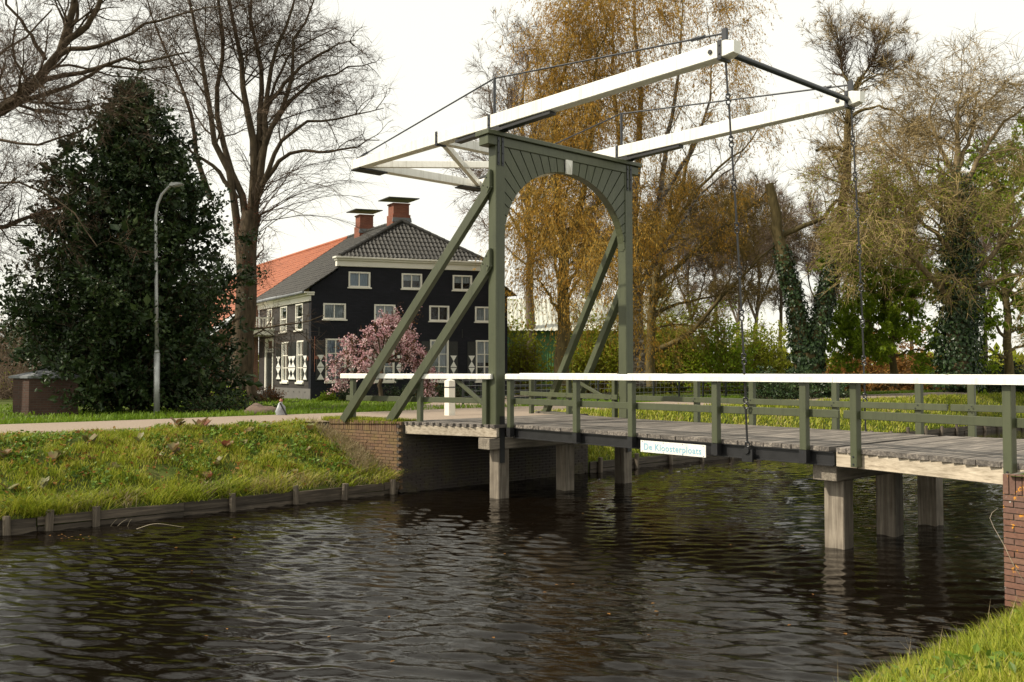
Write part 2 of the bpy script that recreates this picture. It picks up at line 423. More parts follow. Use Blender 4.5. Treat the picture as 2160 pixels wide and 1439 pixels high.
for k in range(60):
    lam = math.exp(wr.uniform(math.log(0.125), math.log(0.40)))
    th = math.radians(90 - 14) + wr.normal(0, 0.32)       # crests lie across the view, falling to the right
    kx, ky = math.cos(th) * 2 * math.pi / lam, math.sin(th) * 2 * math.pi / lam
    amp = 0.050 * lam / (2 * math.pi)
    ph = wr.uniform(0, 6.28)
    mod = 0.62 + 0.38 * np.sin(Wp[..., 0] * wr.uniform(-1.2, 1.2) + Wp[..., 1] * wr.uniform(-0.8, 0.8) + wr.uniform(0, 6.28))
    Z += amp * mod * np.sin(kx * Wp[..., 0] + ky * Wp[..., 1] + ph + 0.7 * np.sin(0.9 * Wp[..., 0] * wr.uniform(.5, 1.5) + ph))
fade = np.clip((26 - np.abs(Yg)) / 10, 0, 1)
Vw = Wp.copy(); Vw[..., 2] = -1.45 + Z * fade
n, m_ = Xg.shape; i = np.arange(n * m_).reshape(n, m_)
F = np.stack([i[:-1, :-1], i[1:, :-1], i[1:, 1:], i[:-1, 1:]], -1).reshape(-1, 4)
water = add_np('canal_water', Vw.reshape(-1, 3), [F], WATER, smooth=True)
tag(water, None, None, kind='structure')

# ------------------------------------------------------------------ abutments: bricks one by one
def box_mesh(name, dx, dy, dz, mat, ch=0.0):
    mb = MB(); mb.box(-dx / 2, dx / 2, -dy / 2, dy / 2, -dz / 2, dz / 2)
    V = np.concatenate(mb.v); me = mesh_np(name, V, [np.array(mb.f)]); me.materials.append(mat)
    return me
def piece(name, me, parent, loc, rz=0.0, tilt=(0, 0)):
    o = bpy.data.objects.new(name, me); COL.objects.link(o); o.parent = parent
    o.location = loc; o.rotation_euler = (tilt[0], tilt[1], rz)
    return o
def brick_wall(parent, base, p0, p1, z0, z1, mat, visible=lambda t, z: True, soldier=True, inside=1, limit=400):
    """courses of bricks on the vertical plane p0-p1 (bridge coords); soldier course on top; returns count"""
    p0, p1 = np.array(p0, float), np.array(p1, float); L = np.linalg.norm(p1 - p0); d = (p1 - p0) / L
    a = math.atan2(d[1], d[0]); nrm = np.array([-d[1], d[0]]) * inside
    st = box_mesh('brick', 0.205, 0.09, 0.054, mat); hd = box_mesh('brick_half', 0.098, 0.09, 0.054, mat); so = box_mesh('brick_soldier', 0.054, 0.09, 0.205, mat)
    cnt = 0; rest = MB()
    def put(me, t, z, w, h):
        nonlocal cnt
        c = p0 + d * t + nrm * (0.045 + random.uniform(-0.004, 0.004))
        if cnt < limit:
            piece('brick', me, parent, (c[0] - base[0], c[1] - base[1], z - base[2]), a + random.uniform(-.006, .006), (0, random.uniform(-.006, .006)))
        else:
            q = np.array([c - d * w / 2 - nrm * .045, c + d * w / 2 - nrm * .045, c + d * w / 2 + nrm * .045, c - d * w / 2 + nrm * .045])
            V = [(x, y, z - h / 2) for x, y in q] + [(x, y, z + h / 2) for x, y in q]
            rest.add(V, [(3, 2, 1, 0), (4, 5, 6, 7), (0, 1, 5, 4), (1, 2, 6, 5), (2, 3, 7, 6), (3, 0, 4, 7)])
        cnt += 1
    zt = z1
    if soldier:
        t = 0.03
        while t < L - 0.02:
            put(so, t, z1 - 0.103, 0.054, 0.205); t += 0.0645
        zt = z1 - 0.218
    row = 0; z = zt - 0.027
    while z > z0:
        t = 0.1025 if row % 2 == 0 else 0.049
        first = row % 2
        while t < L:
            w = 0.098 if first else 0.205
            if visible(t, z): put(hd if first else st, t, z, w, 0.054)
            t += (0.098 / 2 + 0.2155 / 2 + 0.006) if first else 0.2155
            first = 0
        z -= 0.0655; row += 1
    if rest.n:
        tag(rest.build('brickwork', mat, parent), None, None, kind='stuff')
    return cnt
base = (-2.2, 1.5, -1.45)
ab = thing('canal_abutment', 'brown brick abutment with flared wing walls under the far bridge end', 'abutment', base)
mb = MB()
mb.prism([(-2.215, -1.175), (-4.3, -1.71), (-4.3, -1.3), (-2.6, -0.8), (-2.6, 3.8), (-4.3, 4.4), (-4.3, 4.82), (-2.215, 4.24)], 2, -3.1, -0.012)
mb.box(-5.05, -4.302, -1.80, -1.45, -1.2, -0.105); mb.box(-5.05, -4.302, 4.5, 4.86, -1.2, -0.105)
mb.build('core', MORTAR, ab)
bank_at = lambda x: interp(x, FAR_PROFILE)
brick_wall(ab, base, (-2.2, -1.19), (-4.25, -1.715), -1.5, 0.0, BRICK, visible=lambda t, z: z > bank_at(-2.2 - t * .97) - 0.12, inside=-1)
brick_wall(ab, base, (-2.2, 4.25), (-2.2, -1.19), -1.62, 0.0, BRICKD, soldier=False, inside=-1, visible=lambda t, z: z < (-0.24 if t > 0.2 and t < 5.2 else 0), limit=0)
base = (9.3, 1.5, -1.45)
abn = thing('near_abutment', 'lichen spotted brick abutment wall at the right picture edge', 'abutment', base)
mb = MB(); mb.prism([(9.315, -1.135), (9.315, 4.5), (9.7, 4.5), (9.7, -0.8), (12, -0.8), (12, -1.135)], 2, -3.1, -0.062)
mb.build('core', MORTAR, abn)
brick_wall(abn, base, (9.3, -1.15), (10.75, -1.15), -1.55, -0.05, BRICKN, inside=1)

# ------------------------------------------------------------------ bridge decks
def plank_thing(name, label, xs_, yfn0, yfn1, base):
    t = thing(name, label, 'bridge deck', base)
    for x in xs_:
        y0, y1 = yfn0(x) + random.uniform(-.012, .012), yfn1(x) + random.uniform(-.012, .012)
        key = round(y1 - y0, 2)
        if key not in PL: PL[key] = box_mesh('plank', 0.139, key, 0.062, DECK)
        piece('plank', PL[key], t, (x - base[0], (y0 + y1) / 2 - base[1], -0.031 - base[2] + random.uniform(-.003, .003)), random.uniform(-.002, .002), (0, random.uniform(-.01, .01)))
    return t
PL = {}
near_l = lambda x: -0.30 - 0.40 * (-0.15 - x)
far_l = lambda x: 3.42 + 0.176 * (-0.3 - x)
near_r = lambda x: -0.02 - 0.175 * max(0, x - 7.05)
far_r = lambda x: 3.38 + 0.176 * max(0, x - 6.9)
leaf = plank_thing('bridge_leaf', 'grey plank lifting deck on black steel girders over the canal', np.arange(0.02, 6.70, 0.149), lambda x: -0.005, lambda x: 3.355, (3.3, 1.68, 0))
for y in (0.045, 1.2, 2.2, 3.3):
    mb = MB(); mb.box(-0.05, 6.70, y - 0.006, y + 0.006, -0.25, -0.066); mb.box(-0.05, 6.70, y - 0.05, y + 0.05, -0.262, -0.25); mb.box(-0.05, 6.70, y - 0.05, y + 0.05, -0.078, -0.066)
    mb.build('girder', BLACK, leaf)
mb = MB()
for x in (0.0, 6.66): mb.box(x - 0.03, x + 0.03, 0.06, 3.29, -0.24, -0.08)
mb.build('end_beam', BLACK, leaf)
for y in (-0.02, 3.36):
    mb = MB(); s = -1 if y < 1 else 1
    mb.box(5.28, 5.46, y - 0.02 + s * .04, y + 0.02 + s * .04, -0.30, -0.12); mb.tube([(5.37, y + s * .03, -0.13), (5.37, y + s * .09, -0.13)], 0.05, 10)
    mb.build('chain_lug', BLACK, leaf)
spl = plank_thing('fixed_span', 'short plank deck beside the brick abutment at the far bank', np.arange(-2.20, -0.12, 0.149), near_l, far_l, (-1.2, 1.6, 0))
mb = MB(); mb.bar((-0.2, near_l(-0.2) + 0.06, -0.155), (-2.2, near_l(-2.2) + 0.06, -0.155), 0.10, 0.185); mb.build('edge_beam', FASC, spl, bevel=.008)
mb = MB(); mb.bar((-0.2, far_l(-0.2) - 0.06, -0.155), (-2.2, far_l(-2.2) - 0.06, -0.155), 0.10, 0.185); mb.build('edge_beam', FASC, spl, bevel=.008)
spr = plank_thing('fixed_span', 'weathered plank deck running onto the lichen spotted near abutment', np.arange(6.83, 9.40, 0.149), near_r, far_r, (8.0, 1.6, 0))
mb = MB(); mb.bar((6.74, 0.06, -0.165), (7.05, 0.06, -0.165), 0.10, 0.20); mb.build('edge_beam', FASC, spr, bevel=.008)
mb = MB(); mb.bar((7.06, 0.06, -0.165), (9.28, near_r(9.28) + 0.07, -0.165), 0.10, 0.20); mb.build('edge_beam', FASC, spr, bevel=.008)
mb = MB(); mb.bar((6.74, 3.32, -0.165), (9.28, far_r(9.28) - 0.06, -0.165), 0.10, 0.20); mb.build('edge_beam', FASC, spr, bevel=.008)
# piers: cap beam on three piles
for nm, x0, x1, ys, yc, lab in (('bridge_pier', -0.54, -0.25, (-0.20, 1.60, 3.40), (-0.46, 3.95), 'timber pier of three piles below the green gate'),
                                ('bridge_pier', 6.36, 6.66, (0.34, 1.83, 3.20), (0.10, 3.60), 'timber pier of three square piles at the near end of the leaf')):
    t = thing(nm, lab, 'bridge pier', ((x0 + x1) / 2, 1.6, -1.45))
    MB().box(x0 - 0.03, x1 + 0.03, yc[0], yc[1], -0.485, -0.262).build('cap_beam', CAPW, t, bevel=.01)
    for y in ys:
        MB().box(x0, x1, y, y + 0.27, -3.1, -0.487).build('pile', PILE, t, bevel=.012)

# ------------------------------------------------------------------ railings
def railing(label, line, posts, rails, rail_in, skew, leafy=True, diag=None, group=None):
    """line(x)->y of the posts' outer face; posts = x of post centres; rails = (x0,x1) hand rail; rail_in = +1/-1 side of the mid rail"""
    xm = sum(rails) / 2
    t = thing('bridge_railing', label, 'railing', (xm, line(xm), 0), group=group)
    a = math.atan(skew)
    def P(x, off, z):    # point off metres inward of the outer face
        return (x - rail_in * off * math.sin(a), line(x) + rail_in * off * math.cos(a), z)
    for x in posts:
        zb = -0.235 if leafy else -0.24
        mb = MB(); mb.bar(P(x, 0.05, -0.06 if leafy else zb), P(x, 0.05, 0.885), 0.105, 0.105, up=(math.cos(a), math.sin(a), 0)); po = mb.build('post', GREEN, t, bevel=.007)
        if leafy:
            mb = MB(); mb.bar(P(x, 0.045, zb), P(x, 0.045, -0.061), 0.112, 0.112, up=(math.cos(a), math.sin(a), 0)); mb.build('shoe', BLACK, po)
        mb = MB()
        for z in ((-0.10,) if leafy else (-0.10, -0.20)): bolt(mb, P(x, 0, z), (rail_in * math.sin(a), -rail_in * math.cos(a), 0), 0.013)
        for z in (0.43, 0.48): bolt(mb, P(x + (.02 if z > .45 else -.02), 0.147, z), (-rail_in * math.sin(a), rail_in * math.cos(a), 0), 0.011, 0.01)
        mb.build('bolt', STRAP, po)
    x0, x1 = rails
    # hand rail with eased top edges
    prof = [(-0.105, 0.0), (-0.105, 0.075), (-0.085, 0.10), (0.085, 0.10), (0.105, 0.075), (0.105, 0.0)]
    mb = MB(); V = []
    for x in (x0, x1):
        for o, z in prof: V.append(P(x, 0.05 + o, 0.888 + z))
    n = len(prof); mb.add(V, [tuple(range(n)), tuple(range(n, 2 * n))[::-1]] + [(i, n + i, n + (i + 1) % n, (i + 1) % n) for i in range(n)])
    mb.build('hand_rail', WHITE, t)
    mb = MB(); mb.bar(P(x0 + .03, 0.124, 0.455), P(x1 - .005, 0.124, 0.455), 0.045, 0.11); mb.build('mid_rail', GREEN, t, bevel=.005)
    if diag:
        mb = MB(); mb.bar(P(diag[0], 0.05, 0.87), P(diag[1], 0.05, 0.40), 0.06, 0.075); mb.build('diagonal_brace', GREEN, t, bevel=.005)
    return t
railing('railing along the lifting deck facing the camera, five green posts under white rail', lambda x: -0.11, (-0.06, 1.77, 3.09, 4.81, 6.31), (-0.10, 6.80), 1, 0.0)
railing('near railing on the plank span beside the lichen spotted abutment', lambda x: -0.11 - 0.175 * max(0, x - 7.05), (7.06, 9.10), (6.815, 12.2), 1, -0.175, leafy=False)
railing('near railing between the slanting braces and the gate, over the brick wing wall', lambda x: -0.40 + 0.315 * (x + 0.5), (-3.78, -2.02, -0.47), (-4.05, -0.30), 1, 0.315, leafy=False, diag=(-1.15, -0.52))
railing('railing along the far side of the lifting deck, behind the sign side', lambda x: 3.50, (-0.06, 1.73, 3.06, 4.80, 6.30), (-0.10, 6.80), -1, 0.0)
railing('far railing on the plank span towards the right picture edge', lambda x: 3.50 + 0.16 * max(0, x - 7.0), (7.12, 9.15), (6.79, 12.0), -1, 0.16, leafy=False)
railing('far railing seen through the gate opening, beside the far slanting braces', lambda x: 3.55 - 0.176 * (x + 0.5), (-4.15, -2.44, -0.62), (-4.6, -0.42), -1, -0.176, leafy=False, diag=(-2.3, -0.9))

# ------------------------------------------------------------------ gate portal
gx1, gx0 = -0.22, -0.46
g = thing('bridge_portal', 'dark green timber gate with round arch carrying the white balance beams', 'gate', ((gx0 + gx1) / 2, 1.70, -0.26))
for y0, y1 in ((-0.30, -0.06), (3.46, 3.70)):
    MB().box(gx0, gx1, y0, y1, -0.26, 5.49).build('post', GREEN, g, bevel=.012)
    mb = MB(); mb.box(gx1 + .002, gx1 + .014, y0 + (.10 if y0 < 0 else .02), y1 - (.02 if y0 < 0 else .10), -0.75, 0.16); mb.build('foot_strap', BLACK, g)
    mb = MB(); yi = y1 if y0 < 0 else y0 - .02
    for k in (0, 1):
        yy = y0 + 0.035 + k * 0.105; mb.box(gx1 + .002, gx1 + .016, yy, yy + 0.055, 5.10, 5.66)
        for z in (5.15, 5.35, 5.58): bolt(mb, (gx1 + .016, yy + .027, z), (1, 0, 0), 0.014)
    mb.build('corner_strap', STRAP, g)
MB().box(gx0 - 0.05, gx1 + 0.001, -0.50, 3.90, 5.49, 5.675).build('cross_beam', GREEN, g, bevel=.01)
MB().box(gx0 - 0.12, gx1 + 0.06, -0.54, 3.96, 5.677, 5.765).build('cap_board', GREEN, g, bevel=.008)
# arch: wedge boards with open joints, in front of a dark backing; soffit board following the curve
AC, AW, AR, AS = 1.70, 1.745, 1.50, 3.73            # centre, half width, rise, springing height
def arch_pt(th, k=0.0): return (AC - (AW + k) * math.cos(th), AS + (AR + k) * math.sin(th))
def outer_pt(th):   # ray from a point low in the arch to the frame of post and beam
    y, z = arch_pt(th); dy, dz = y - AC, z - (AS - 0.55)
    ts = []
    if dz > 1e-6: ts.append((5.488 - z) / dz)
    if dy < -1e-6: ts.append((-0.058 - y) / dy)
    if dy > 1e-6: ts.append((3.458 - y) / dy)
    t = min(ts); return (y + dy * t, z + dz * t)
ths = list(np.linspace(0.14, math.pi / 2 - 0.062, 13)); ths = ths + [math.pi - t for t in reversed(ths)]
ths = [0.02] + ths + [math.pi - 0.02]
for a, b in zip(ths[:-1], ths[1:]):
    key = abs((a + b) / 2 - math.pi / 2) < 0.03
    gap = 0.006
    inn = [arch_pt(a + gap + (b - a - 2 * gap) * k / 3) for k in range(4)]
    o1, o2 = outer_pt(a + gap), outer_pt(b - gap)
    poly = list(inn) + [o2]
    if abs(o1[0] - o2[0]) > .02 and abs(o1[1] - o2[1]) > .02:   # board that turns the corner
        poly.append((-0.058 if o1[0] < AC else 3.458, 5.488))
    poly.append(o1)
    if key:
        (ya, za), (yb, zb) = poly[0], poly[3]
        mb = MB(); mb.prism([(1.60, 5.50), (1.62, 5.20), (1.78, 5.20), (1.80, 5.50)][::-1], 0, gx1 - 0.03, gx1 + 0.012)
        mb.add([(gx1 + .012, 1.62, 5.48), (gx1 + .012, 1.635, 5.22), (gx1 + .012, 1.765, 5.22), (gx1 + .012, 1.78, 5.48), (gx1 + .045, 1.70, 5.34)], [(0, 1, 4), (1, 2, 4), (2, 3, 4), (3, 0, 4)])
        mb.build('keystone', WHITE, g, bevel=.004)
    else:
        MB().prism(poly, 0, gx1 - 0.055, gx1 - 0.022).build('arch_board', GREEN, g)
N = 28
mb = MB(); V = []
for k in range(N + 1):
    th = 0.0 + math.pi * k / N
    for kk in (0.004, 0.05):
        for x in (gx0 + 0.02, gx1 - 0.058):
            y, z = arch_pt(th, kk); V.append((x, y, z))
F = []
for k in range(N):
    b0, b1 = 4 * k, 4 * k + 4
    F += [(b0, b0 + 1, b1 + 1, b1), (b0 + 2, b1 + 2, b1 + 3, b0 + 3), (b0, b1, b1 + 2, b0 + 2), (b0 + 1, b0 + 3, b1 + 3, b1 + 1)]
F += [(0, 2, 3, 1), (4 * N, 4 * N + 1, 4 * N + 3, 4 * N + 2)]
mb.add(V, F); mb.build('arch_soffit', GREEN, g)
mb = MB()   # dark backing boards in the spandrels
for k in range(N):
    for s in (1,):
        t0, t1 = math.pi * k / N, math.pi * (k + 1) / N
        i0, i1, o0, o1 = arch_pt(t0, .05), arch_pt(t1, .05), None, None
        zt = 5.487
        poly = [(i0[0], i0[1]), (i1[0], i1[1]), (i1[0], zt), (i0[0], zt)]
        poly = [(min(max(y, -0.057), 3.457), z) for y, z in poly]
        if abs(poly[0][0] - poly[1][0]) > 1e-4: mb.prism(poly, 0, gx1 - 0.10, gx1 - 0.062)
mb.build('spandrel_backing', JOINT, g)
# raking braces on the land side of each post
for y, zs, bases in ((-0.18, (4.72, 3.16), ((-3.80, -1.60, -0.02), (-2.66, -1.17, -0.02))), (3.58, (4.72, 3.16), ((-3.95, 4.42, -0.1), (-2.75, 4.18, -0.1)))):
    for zt, bs in zip(zs, bases):
        sgn = -1 if y < 1 else 1
        mb = MB(); top = (gx0 + 0.08, y + sgn * 0.11, zt); mb.bar(top, bs, 0.15, 0.17); br_ = mb.build('brace', GREEN, g, bevel=.008)
        mb = MB(); mb.prism([(gx0 - 0.14, zt - 0.42), (gx0 + 0.14, zt - 0.06), (gx0 + 0.14, zt + 0.30), (gx0 + 0.05, zt + 0.22), (gx0 - 0.14, zt - 0.02)], 1, y + sgn * .125, y + sgn * .205); gs = mb.build('gusset', GREEN, br_, bevel=.005)
        mb = MB()
        for bx_, bz_ in ((-.06, .0), (.05, .15), (.08, -.05), (-.08, -.2)): bolt(mb, (gx0 + bx_, y + sgn * .205, zt + bz_), (0, sgn, 0), .014)
        mb.build('bolt', BLACK, br_)
# ------------------------------------------------------------------ balance frame
bf = thing('balance_frame', 'white balance beams with counterweight cross beam resting on the green gate', 'balance beam', (-0.3, 1.66, 5.77))
def bz(x): return 6.00 - 0.018 * (x + 0.4)        # the beams tip down a little towards the leaf
for y in (-0.30, 3.42):
    y1 = y + 0.22
    V = []; stz = [(-5.74, .115), (-0.3, .130), (5.20, .122), (5.34, .085)]
    mb = MB()
    for x, h in stz:
        ins = 0.035 if x > 5.3 else 0
        V += [(x, y + ins, bz(x) - h), (x, y1 - ins, bz(x) - h), (x, y1 - ins, bz(x) + h), (x, y + ins, bz(x) + h)]
    F = [(3, 2, 1, 0), (12, 13, 14, 15)] + [(4 * k + a, 4 * k + 4 + a, 4 * k + 4 + (a + 1) % 4, 4 * k + (a + 1) % 4) for k in range(3) for a in range(4)]
    mb.add(V, [f[::-1] for f in F]); beam = mb.build('beam', WHITE, bf, bevel=.01)
    for x in (-2.23, -0.44, 5.10):
        h = .145
        mb = MB()
        for ya, yb_ in ((y - .014, y - .001), (y1 + .001, y1 + .014)): mb.box(x - .035, x + .035, ya, yb_, bz(x) - h, bz(x) + h - .006)
        mb.box(x - .035, x + .035, y - .014, y1 + .014, bz(x) - h - .012, bz(x) - h + .012)
        for z in (-.07, .06): bolt(mb, (x, y - .014, bz(x) + z))
        mb.build('iron_band', STRAP, beam)
    for xa, xb in ((-1.6, -0.55), (-0.2, 1.3)):     # iron plates under the beam at the bearing
        mb = MB(); mb.box(xa, xb, y + .03, y1 - .03, bz(xb) - .19, bz(xb) - .137); mb.build('bearing_plate', BLACK, beam)
    mb = MB(); mb.prism([(-0.62, 5.767), (-0.06, 5.767), (-0.16, bz(0) - .135), (-0.52, bz(0) - .135)], 1, y + .01, y1 - .01); mb.build('bearing', BLACK, beam)
    mb = MB(); mb.tube([(4.93, y + .002, bz(4.93)), (4.93, y - .022, bz(4.93))], .035, 12); mb.build('bolt_washer', STRAP, beam)
    # king post and tie rod
    yc = y + .11
    mb = MB(); mb.tube([(-0.40, yc, bz(-.4) + .12), (-0.40, yc, 6.90)], .030, 10); kp = mb.build('king_post', STRAP, bf, smooth=False)
    mb = MB(); mb.box(5.08, 5.16, yc - .03, yc + .03, bz(5.1) + .11, bz(5.1) + .34); mb.build('rod_bracket', STRAP, bf); mb = MB(); mb.box(-5.74, -5.66, yc - .02, yc + .02, bz(-5.7) + .10, bz(-5.7) + .18); mb.build('rod_bracket', STRAP, bf)
    mb = MB(); mb.tube([(-5.69, yc, bz(-5.7) + .16), (-0.40, yc, 6.885)], .017, 8); mb.tube([(-0.40, yc, 6.885), (5.10, yc, bz(5.1) + .27)], .017, 8)
    for t in (.90, .92):
        p = np.array([-0.40, yc, 6.885]) * (1 - t) + np.array([5.10, yc, bz(5.1) + .27]) * t; mb.tube([p - (0.06, 0, 0), p + (0.09, 0, 0)], .03, 8)
    p = np.array([-0.40, yc, 6.885]) * .06 + np.array([-5.69, yc, bz(-5.7) + .16]) * .94; mb.tube([p - (.12, 0, .016), p + (.12, 0, .016)], .03, 8)
    mb.build('tie_rod', STRAP, bf)
MB().box(-5.74, -5.50, -0.075, 3.415, bz(-5.6) - .10, bz(-5.6) + .10).build('tail_beam', WHITE, bf, bevel=.008)
MB().box(-2.35, -2.17, -0.075, 3.415, bz(-2.2) - .10, bz(-2.2) + .10).build('cross_member', WHITE, bf, bevel=.008)
mb = MB(); mb.bar((-5.48, -0.05, bz(-5.5)), (-2.38, 3.38, bz(-2.3)), .10, .16); mb.build('diagonal', WHITE, bf, bevel=.006)
mb = MB(); mb.bar((-5.48, 3.40, bz(-5.5) + .003), (-2.38, -0.03, bz(-2.3) + .003), .11, .15); mb.build('diagonal', WHITE, bf, bevel=.006)
for y0, y1 in ((-0.31, 0.5), (2.85, 3.65)):
    MB().box(-5.80, -5.42, y0, y1, bz(-5.6) - .15, bz(-5.6) - .117).build('tail_plate', BLACK, bf)
mb = MB(); mb.tube([(5.12, -0.05, bz(5.1) - .02), (5.12, 3.40, bz(5.1) - .02)], .048, 14); mb.build('spreader_tube', STRAP, bf, smooth=False)
# suspension chains: rods joined by eyes and links
for y0, y1, lab in ((-0.19, -0.06, 'black suspension chain hanging to the lifting deck on the sign side'), (3.53, 3.44, 'black suspension chain hanging to the far side of the lifting deck')):
    top, bot = np.array([5.13, y0, bz(5.1) - .14]), np.array([5.37, y1, -0.13])
    t = thing('suspension_chain', lab, 'chain', bot)
    n = 10
    cuts = np.linspace(0, 1, n)
    for k in range(n - 1):
        a = top + (bot - top) * cuts[k]; b = top + (bot - top) * cuts[k + 1]
        bow = np.array([0.03, 0.0, 0]) * math.sin(math.pi * (k + .5) / (n - 1))
        a, b = a + bow * (k > 0), b + bow * (k < n - 2)
        d = (b - a) / np.linalg.norm(b - a)
        mb = MB(); mb.tube([a + d * .05, b - d * .10], .016, 8); mb.build('rod', BLACK, t)
        mb = MB()
        for c in (b - d * .09, b - d * .0):
            ring = [c + d * .04 * math.cos(q) + np.array([.03, .012, 0]) * math.sin(q) for q in np.linspace(0, 2 * math.pi, 9)]
            mb.tube(ring, .014, 6, cap=False)
        mb.build('link', BLACK, t)
# name board
sg = thing('name_sign', 'white board lettered De Kloosterploats bolted to the deck edge', 'sign', (4.0, -0.125, -0.29))
MB().box(3.345, 4.665, -0.137, -0.125, -0.288, -0.098).build('board', WHITE, sg, bevel=.003)
mb = MB()
for x in (3.39, 3.83, 4.22, 4.62):
    for z in (-0.115, -0.270): bolt(mb, (x, -.137, z), (0, -1, 0), .007, .004)
for x in (3.6, 4.4): mb.box(x - .03, x + .03, -.124, .04, -.20, -.13)
mb.build('bolt', BLACK, sg)
BLUE = simple('sign_blue', (0.22, 0.42, 0.56), (0.28, 0.48, 0.60), 0.5)
cu = bpy.data.curves.new('lettering', 'FONT'); cu.body = 'De Kloosterploats'; cu.size = 0.150; cu.extrude = 0.0012; cu.align_x = 'CENTER'; cu.align_y = 'CENTER'
cu.space_character = 1.12; cu.offset = 0.0035
to = bpy.data.objects.new('lettering_curve', cu); COL.objects.link(to)
bpy.context.view_layer.update()
tm = bpy.data.meshes.new_from_object(to.evaluated_get(bpy.context.evaluated_depsgraph_get()))
bpy.data.objects.remove(to)
co = np.array([v.co for v in tm.vertices]); wid = co[:, 0].max() - co[:, 0].min(); sx = 1.16 / wid
for v in tm.vertices: v.co = (v.co.x * sx, -v.co.z - 0.0134 , v.co.y * 0.98 + 0.090)
tm.materials.append(BLUE)
import bmesh
xs_s = np.sort([v.co.x for v in tm.vertices]); gi = int(np.argmax(np.diff(xs_s))); cut = (xs_s[gi] + xs_s[gi + 1]) / 2     # the gap between the two words
for sgn in (-1, 1):
    bm = bmesh.new(); bm.from_mesh(tm); bmesh.ops.delete(bm, geom=[v for v in bm.verts if (v.co.x - cut) * sgn < 0], context='VERTS')
    me = bpy.data.meshes.new('lettering'); bm.to_mesh(me); bm.free(); me.materials.append(BLUE) if not me.materials else None
    lo = bpy.data.objects.new('lettering', me); COL.objects.link(lo); lo.parent = sg
# ------------------------------------------------------------------ farmhouse
def courses(name, c1, c2, mortar, rough=0.8, bs=0.5, spec=0.3):
    m, nt, b, out = nodes_of(name)
    t = nt.nodes.new('ShaderNodeTexCoord'); sp = nt.nodes.new('ShaderNodeSeparateXYZ'); nt.links.new(t.outputs['Object'], sp.inputs[0])
    cb = nt.nodes.new('ShaderNodeCombineXYZ')
    nt.links.new(math_n(nt, 'ADD', sp.outputs[0], math_n(nt, 'MULTIPLY', sp.outputs[1], 0.93)), cb.inputs[0]); nt.links.new(sp.outputs[2], cb.inputs[1])
    bt = nt.nodes.new('ShaderNodeTexBrick')
    bt.inputs['Color1'].default_value = (*c1, 1); bt.inputs['Color2'].default_value = (*c2, 1); bt.inputs['Mortar'].default_value = (*mortar, 1)
    bt.inputs['Scale'].default_value = 1.0; bt.inputs['Mortar Size'].default_value = 0.007; bt.inputs['Brick Width'].default_value = 0.22; bt.inputs['Row Height'].default_value = 0.066
    nt.links.new(cb.outputs[0], bt.inputs['Vector'])
    col = mixc(nt, ramp(nt, noise(nt, wpos(nt), 1.3, 7), [(0.38, (0, 0, 0)), (0.72, (0.55, 0.55, 0.55))]), bt.outputs['Color'], tuple(x * 0.6 for x in c1))
    nt.links.new(col, b.inputs['Base Color']); b.inputs['Roughness'].default_value = rough; b.inputs['Specular IOR Level'].default_value = spec
    h = math_n(nt, 'SUBTRACT', math_n(nt, 'MULTIPLY', noise(nt, wpos(nt), 30, 4), 0.4), bt.outputs['Fac'])
    bump(nt, b, h, bs, 0.012)
    return m
DARKW = courses('tarred_brick', (0.0135, 0.0145, 0.020), (0.019, 0.0195, 0.027), (0.010, 0.011, 0.015), 0.7, 0.35, 0.2)
SUNLITW = courses('sunlit_side_brick', (0.047, 0.043, 0.041), (0.061, 0.055, 0.052), (0.038, 0.035, 0.033), 0.7, 0.45, 0.2)  # house brick made lighter: sunlight on the side wall put into the colour
REDW = courses('red_brick_wall', (0.20, 0.085, 0.05), (0.26, 0.12, 0.075), (0.24, 0.20, 0.16))
CHIMB = courses('chimney_brick', (0.21, 0.062, 0.036), (0.28, 0.095, 0.055), (0.20, 0.15, 0.12))
PLINTH = simple('grey_render', (0.105, 0.10, 0.095), (0.145, 0.138, 0.13), 0.85, 2.0, 0.15, 40)
CREAM = simple('cream_paint', (0.74, 0.71, 0.62), (0.82, 0.79, 0.71), 0.5, 1.5, dirt=((0.36, 0.32, 0.25), 4.0, 0.62, 0.9))
def tilemat(name, cols, lich):
    m, nt, b, out = nodes_of(name)
    p = wpos(nt)
    col = ramp(nt, noise(nt, p, 4.0, 5, 0.7), [(0.25 + 0.5 * i / (len(cols) - 1), c) for i, c in enumerate(cols)])
    col = mixc(nt, ramp(nt, noise(nt, p, 9.0, 6, 0.7), [(0.56, (0, 0, 0)), (0.72, (0.7, 0.7, 0.7))]), col, lich)
    nt.links.new(col, b.inputs['Base Color']); b.inputs['Roughness'].default_value = 0.55
    bump(nt, b, noise(nt, p, 40, 5), 0.4, 0.008)
    return m
TILEK = tilemat('black_tile', [(0.010, 0.0095, 0.009), (0.022, 0.020, 0.017), (0.040, 0.036, 0.029)], (0.13, 0.12, 0.095))
TILEO = tilemat('orange_tile', [(0.17, 0.042, 0.016), (0.33, 0.088, 0.030), (0.44, 0.140, 0.050)], (0.17, 0.065, 0.035))
SHUT = simple('black_shutter', (0.010, 0.012, 0.011), (0.016, 0.018, 0.017), 0.4, 3)
LEAD = simple('lead_sheet', (0.12, 0.13, 0.145), (0.18, 0.19, 0.20), 0.6, 3)
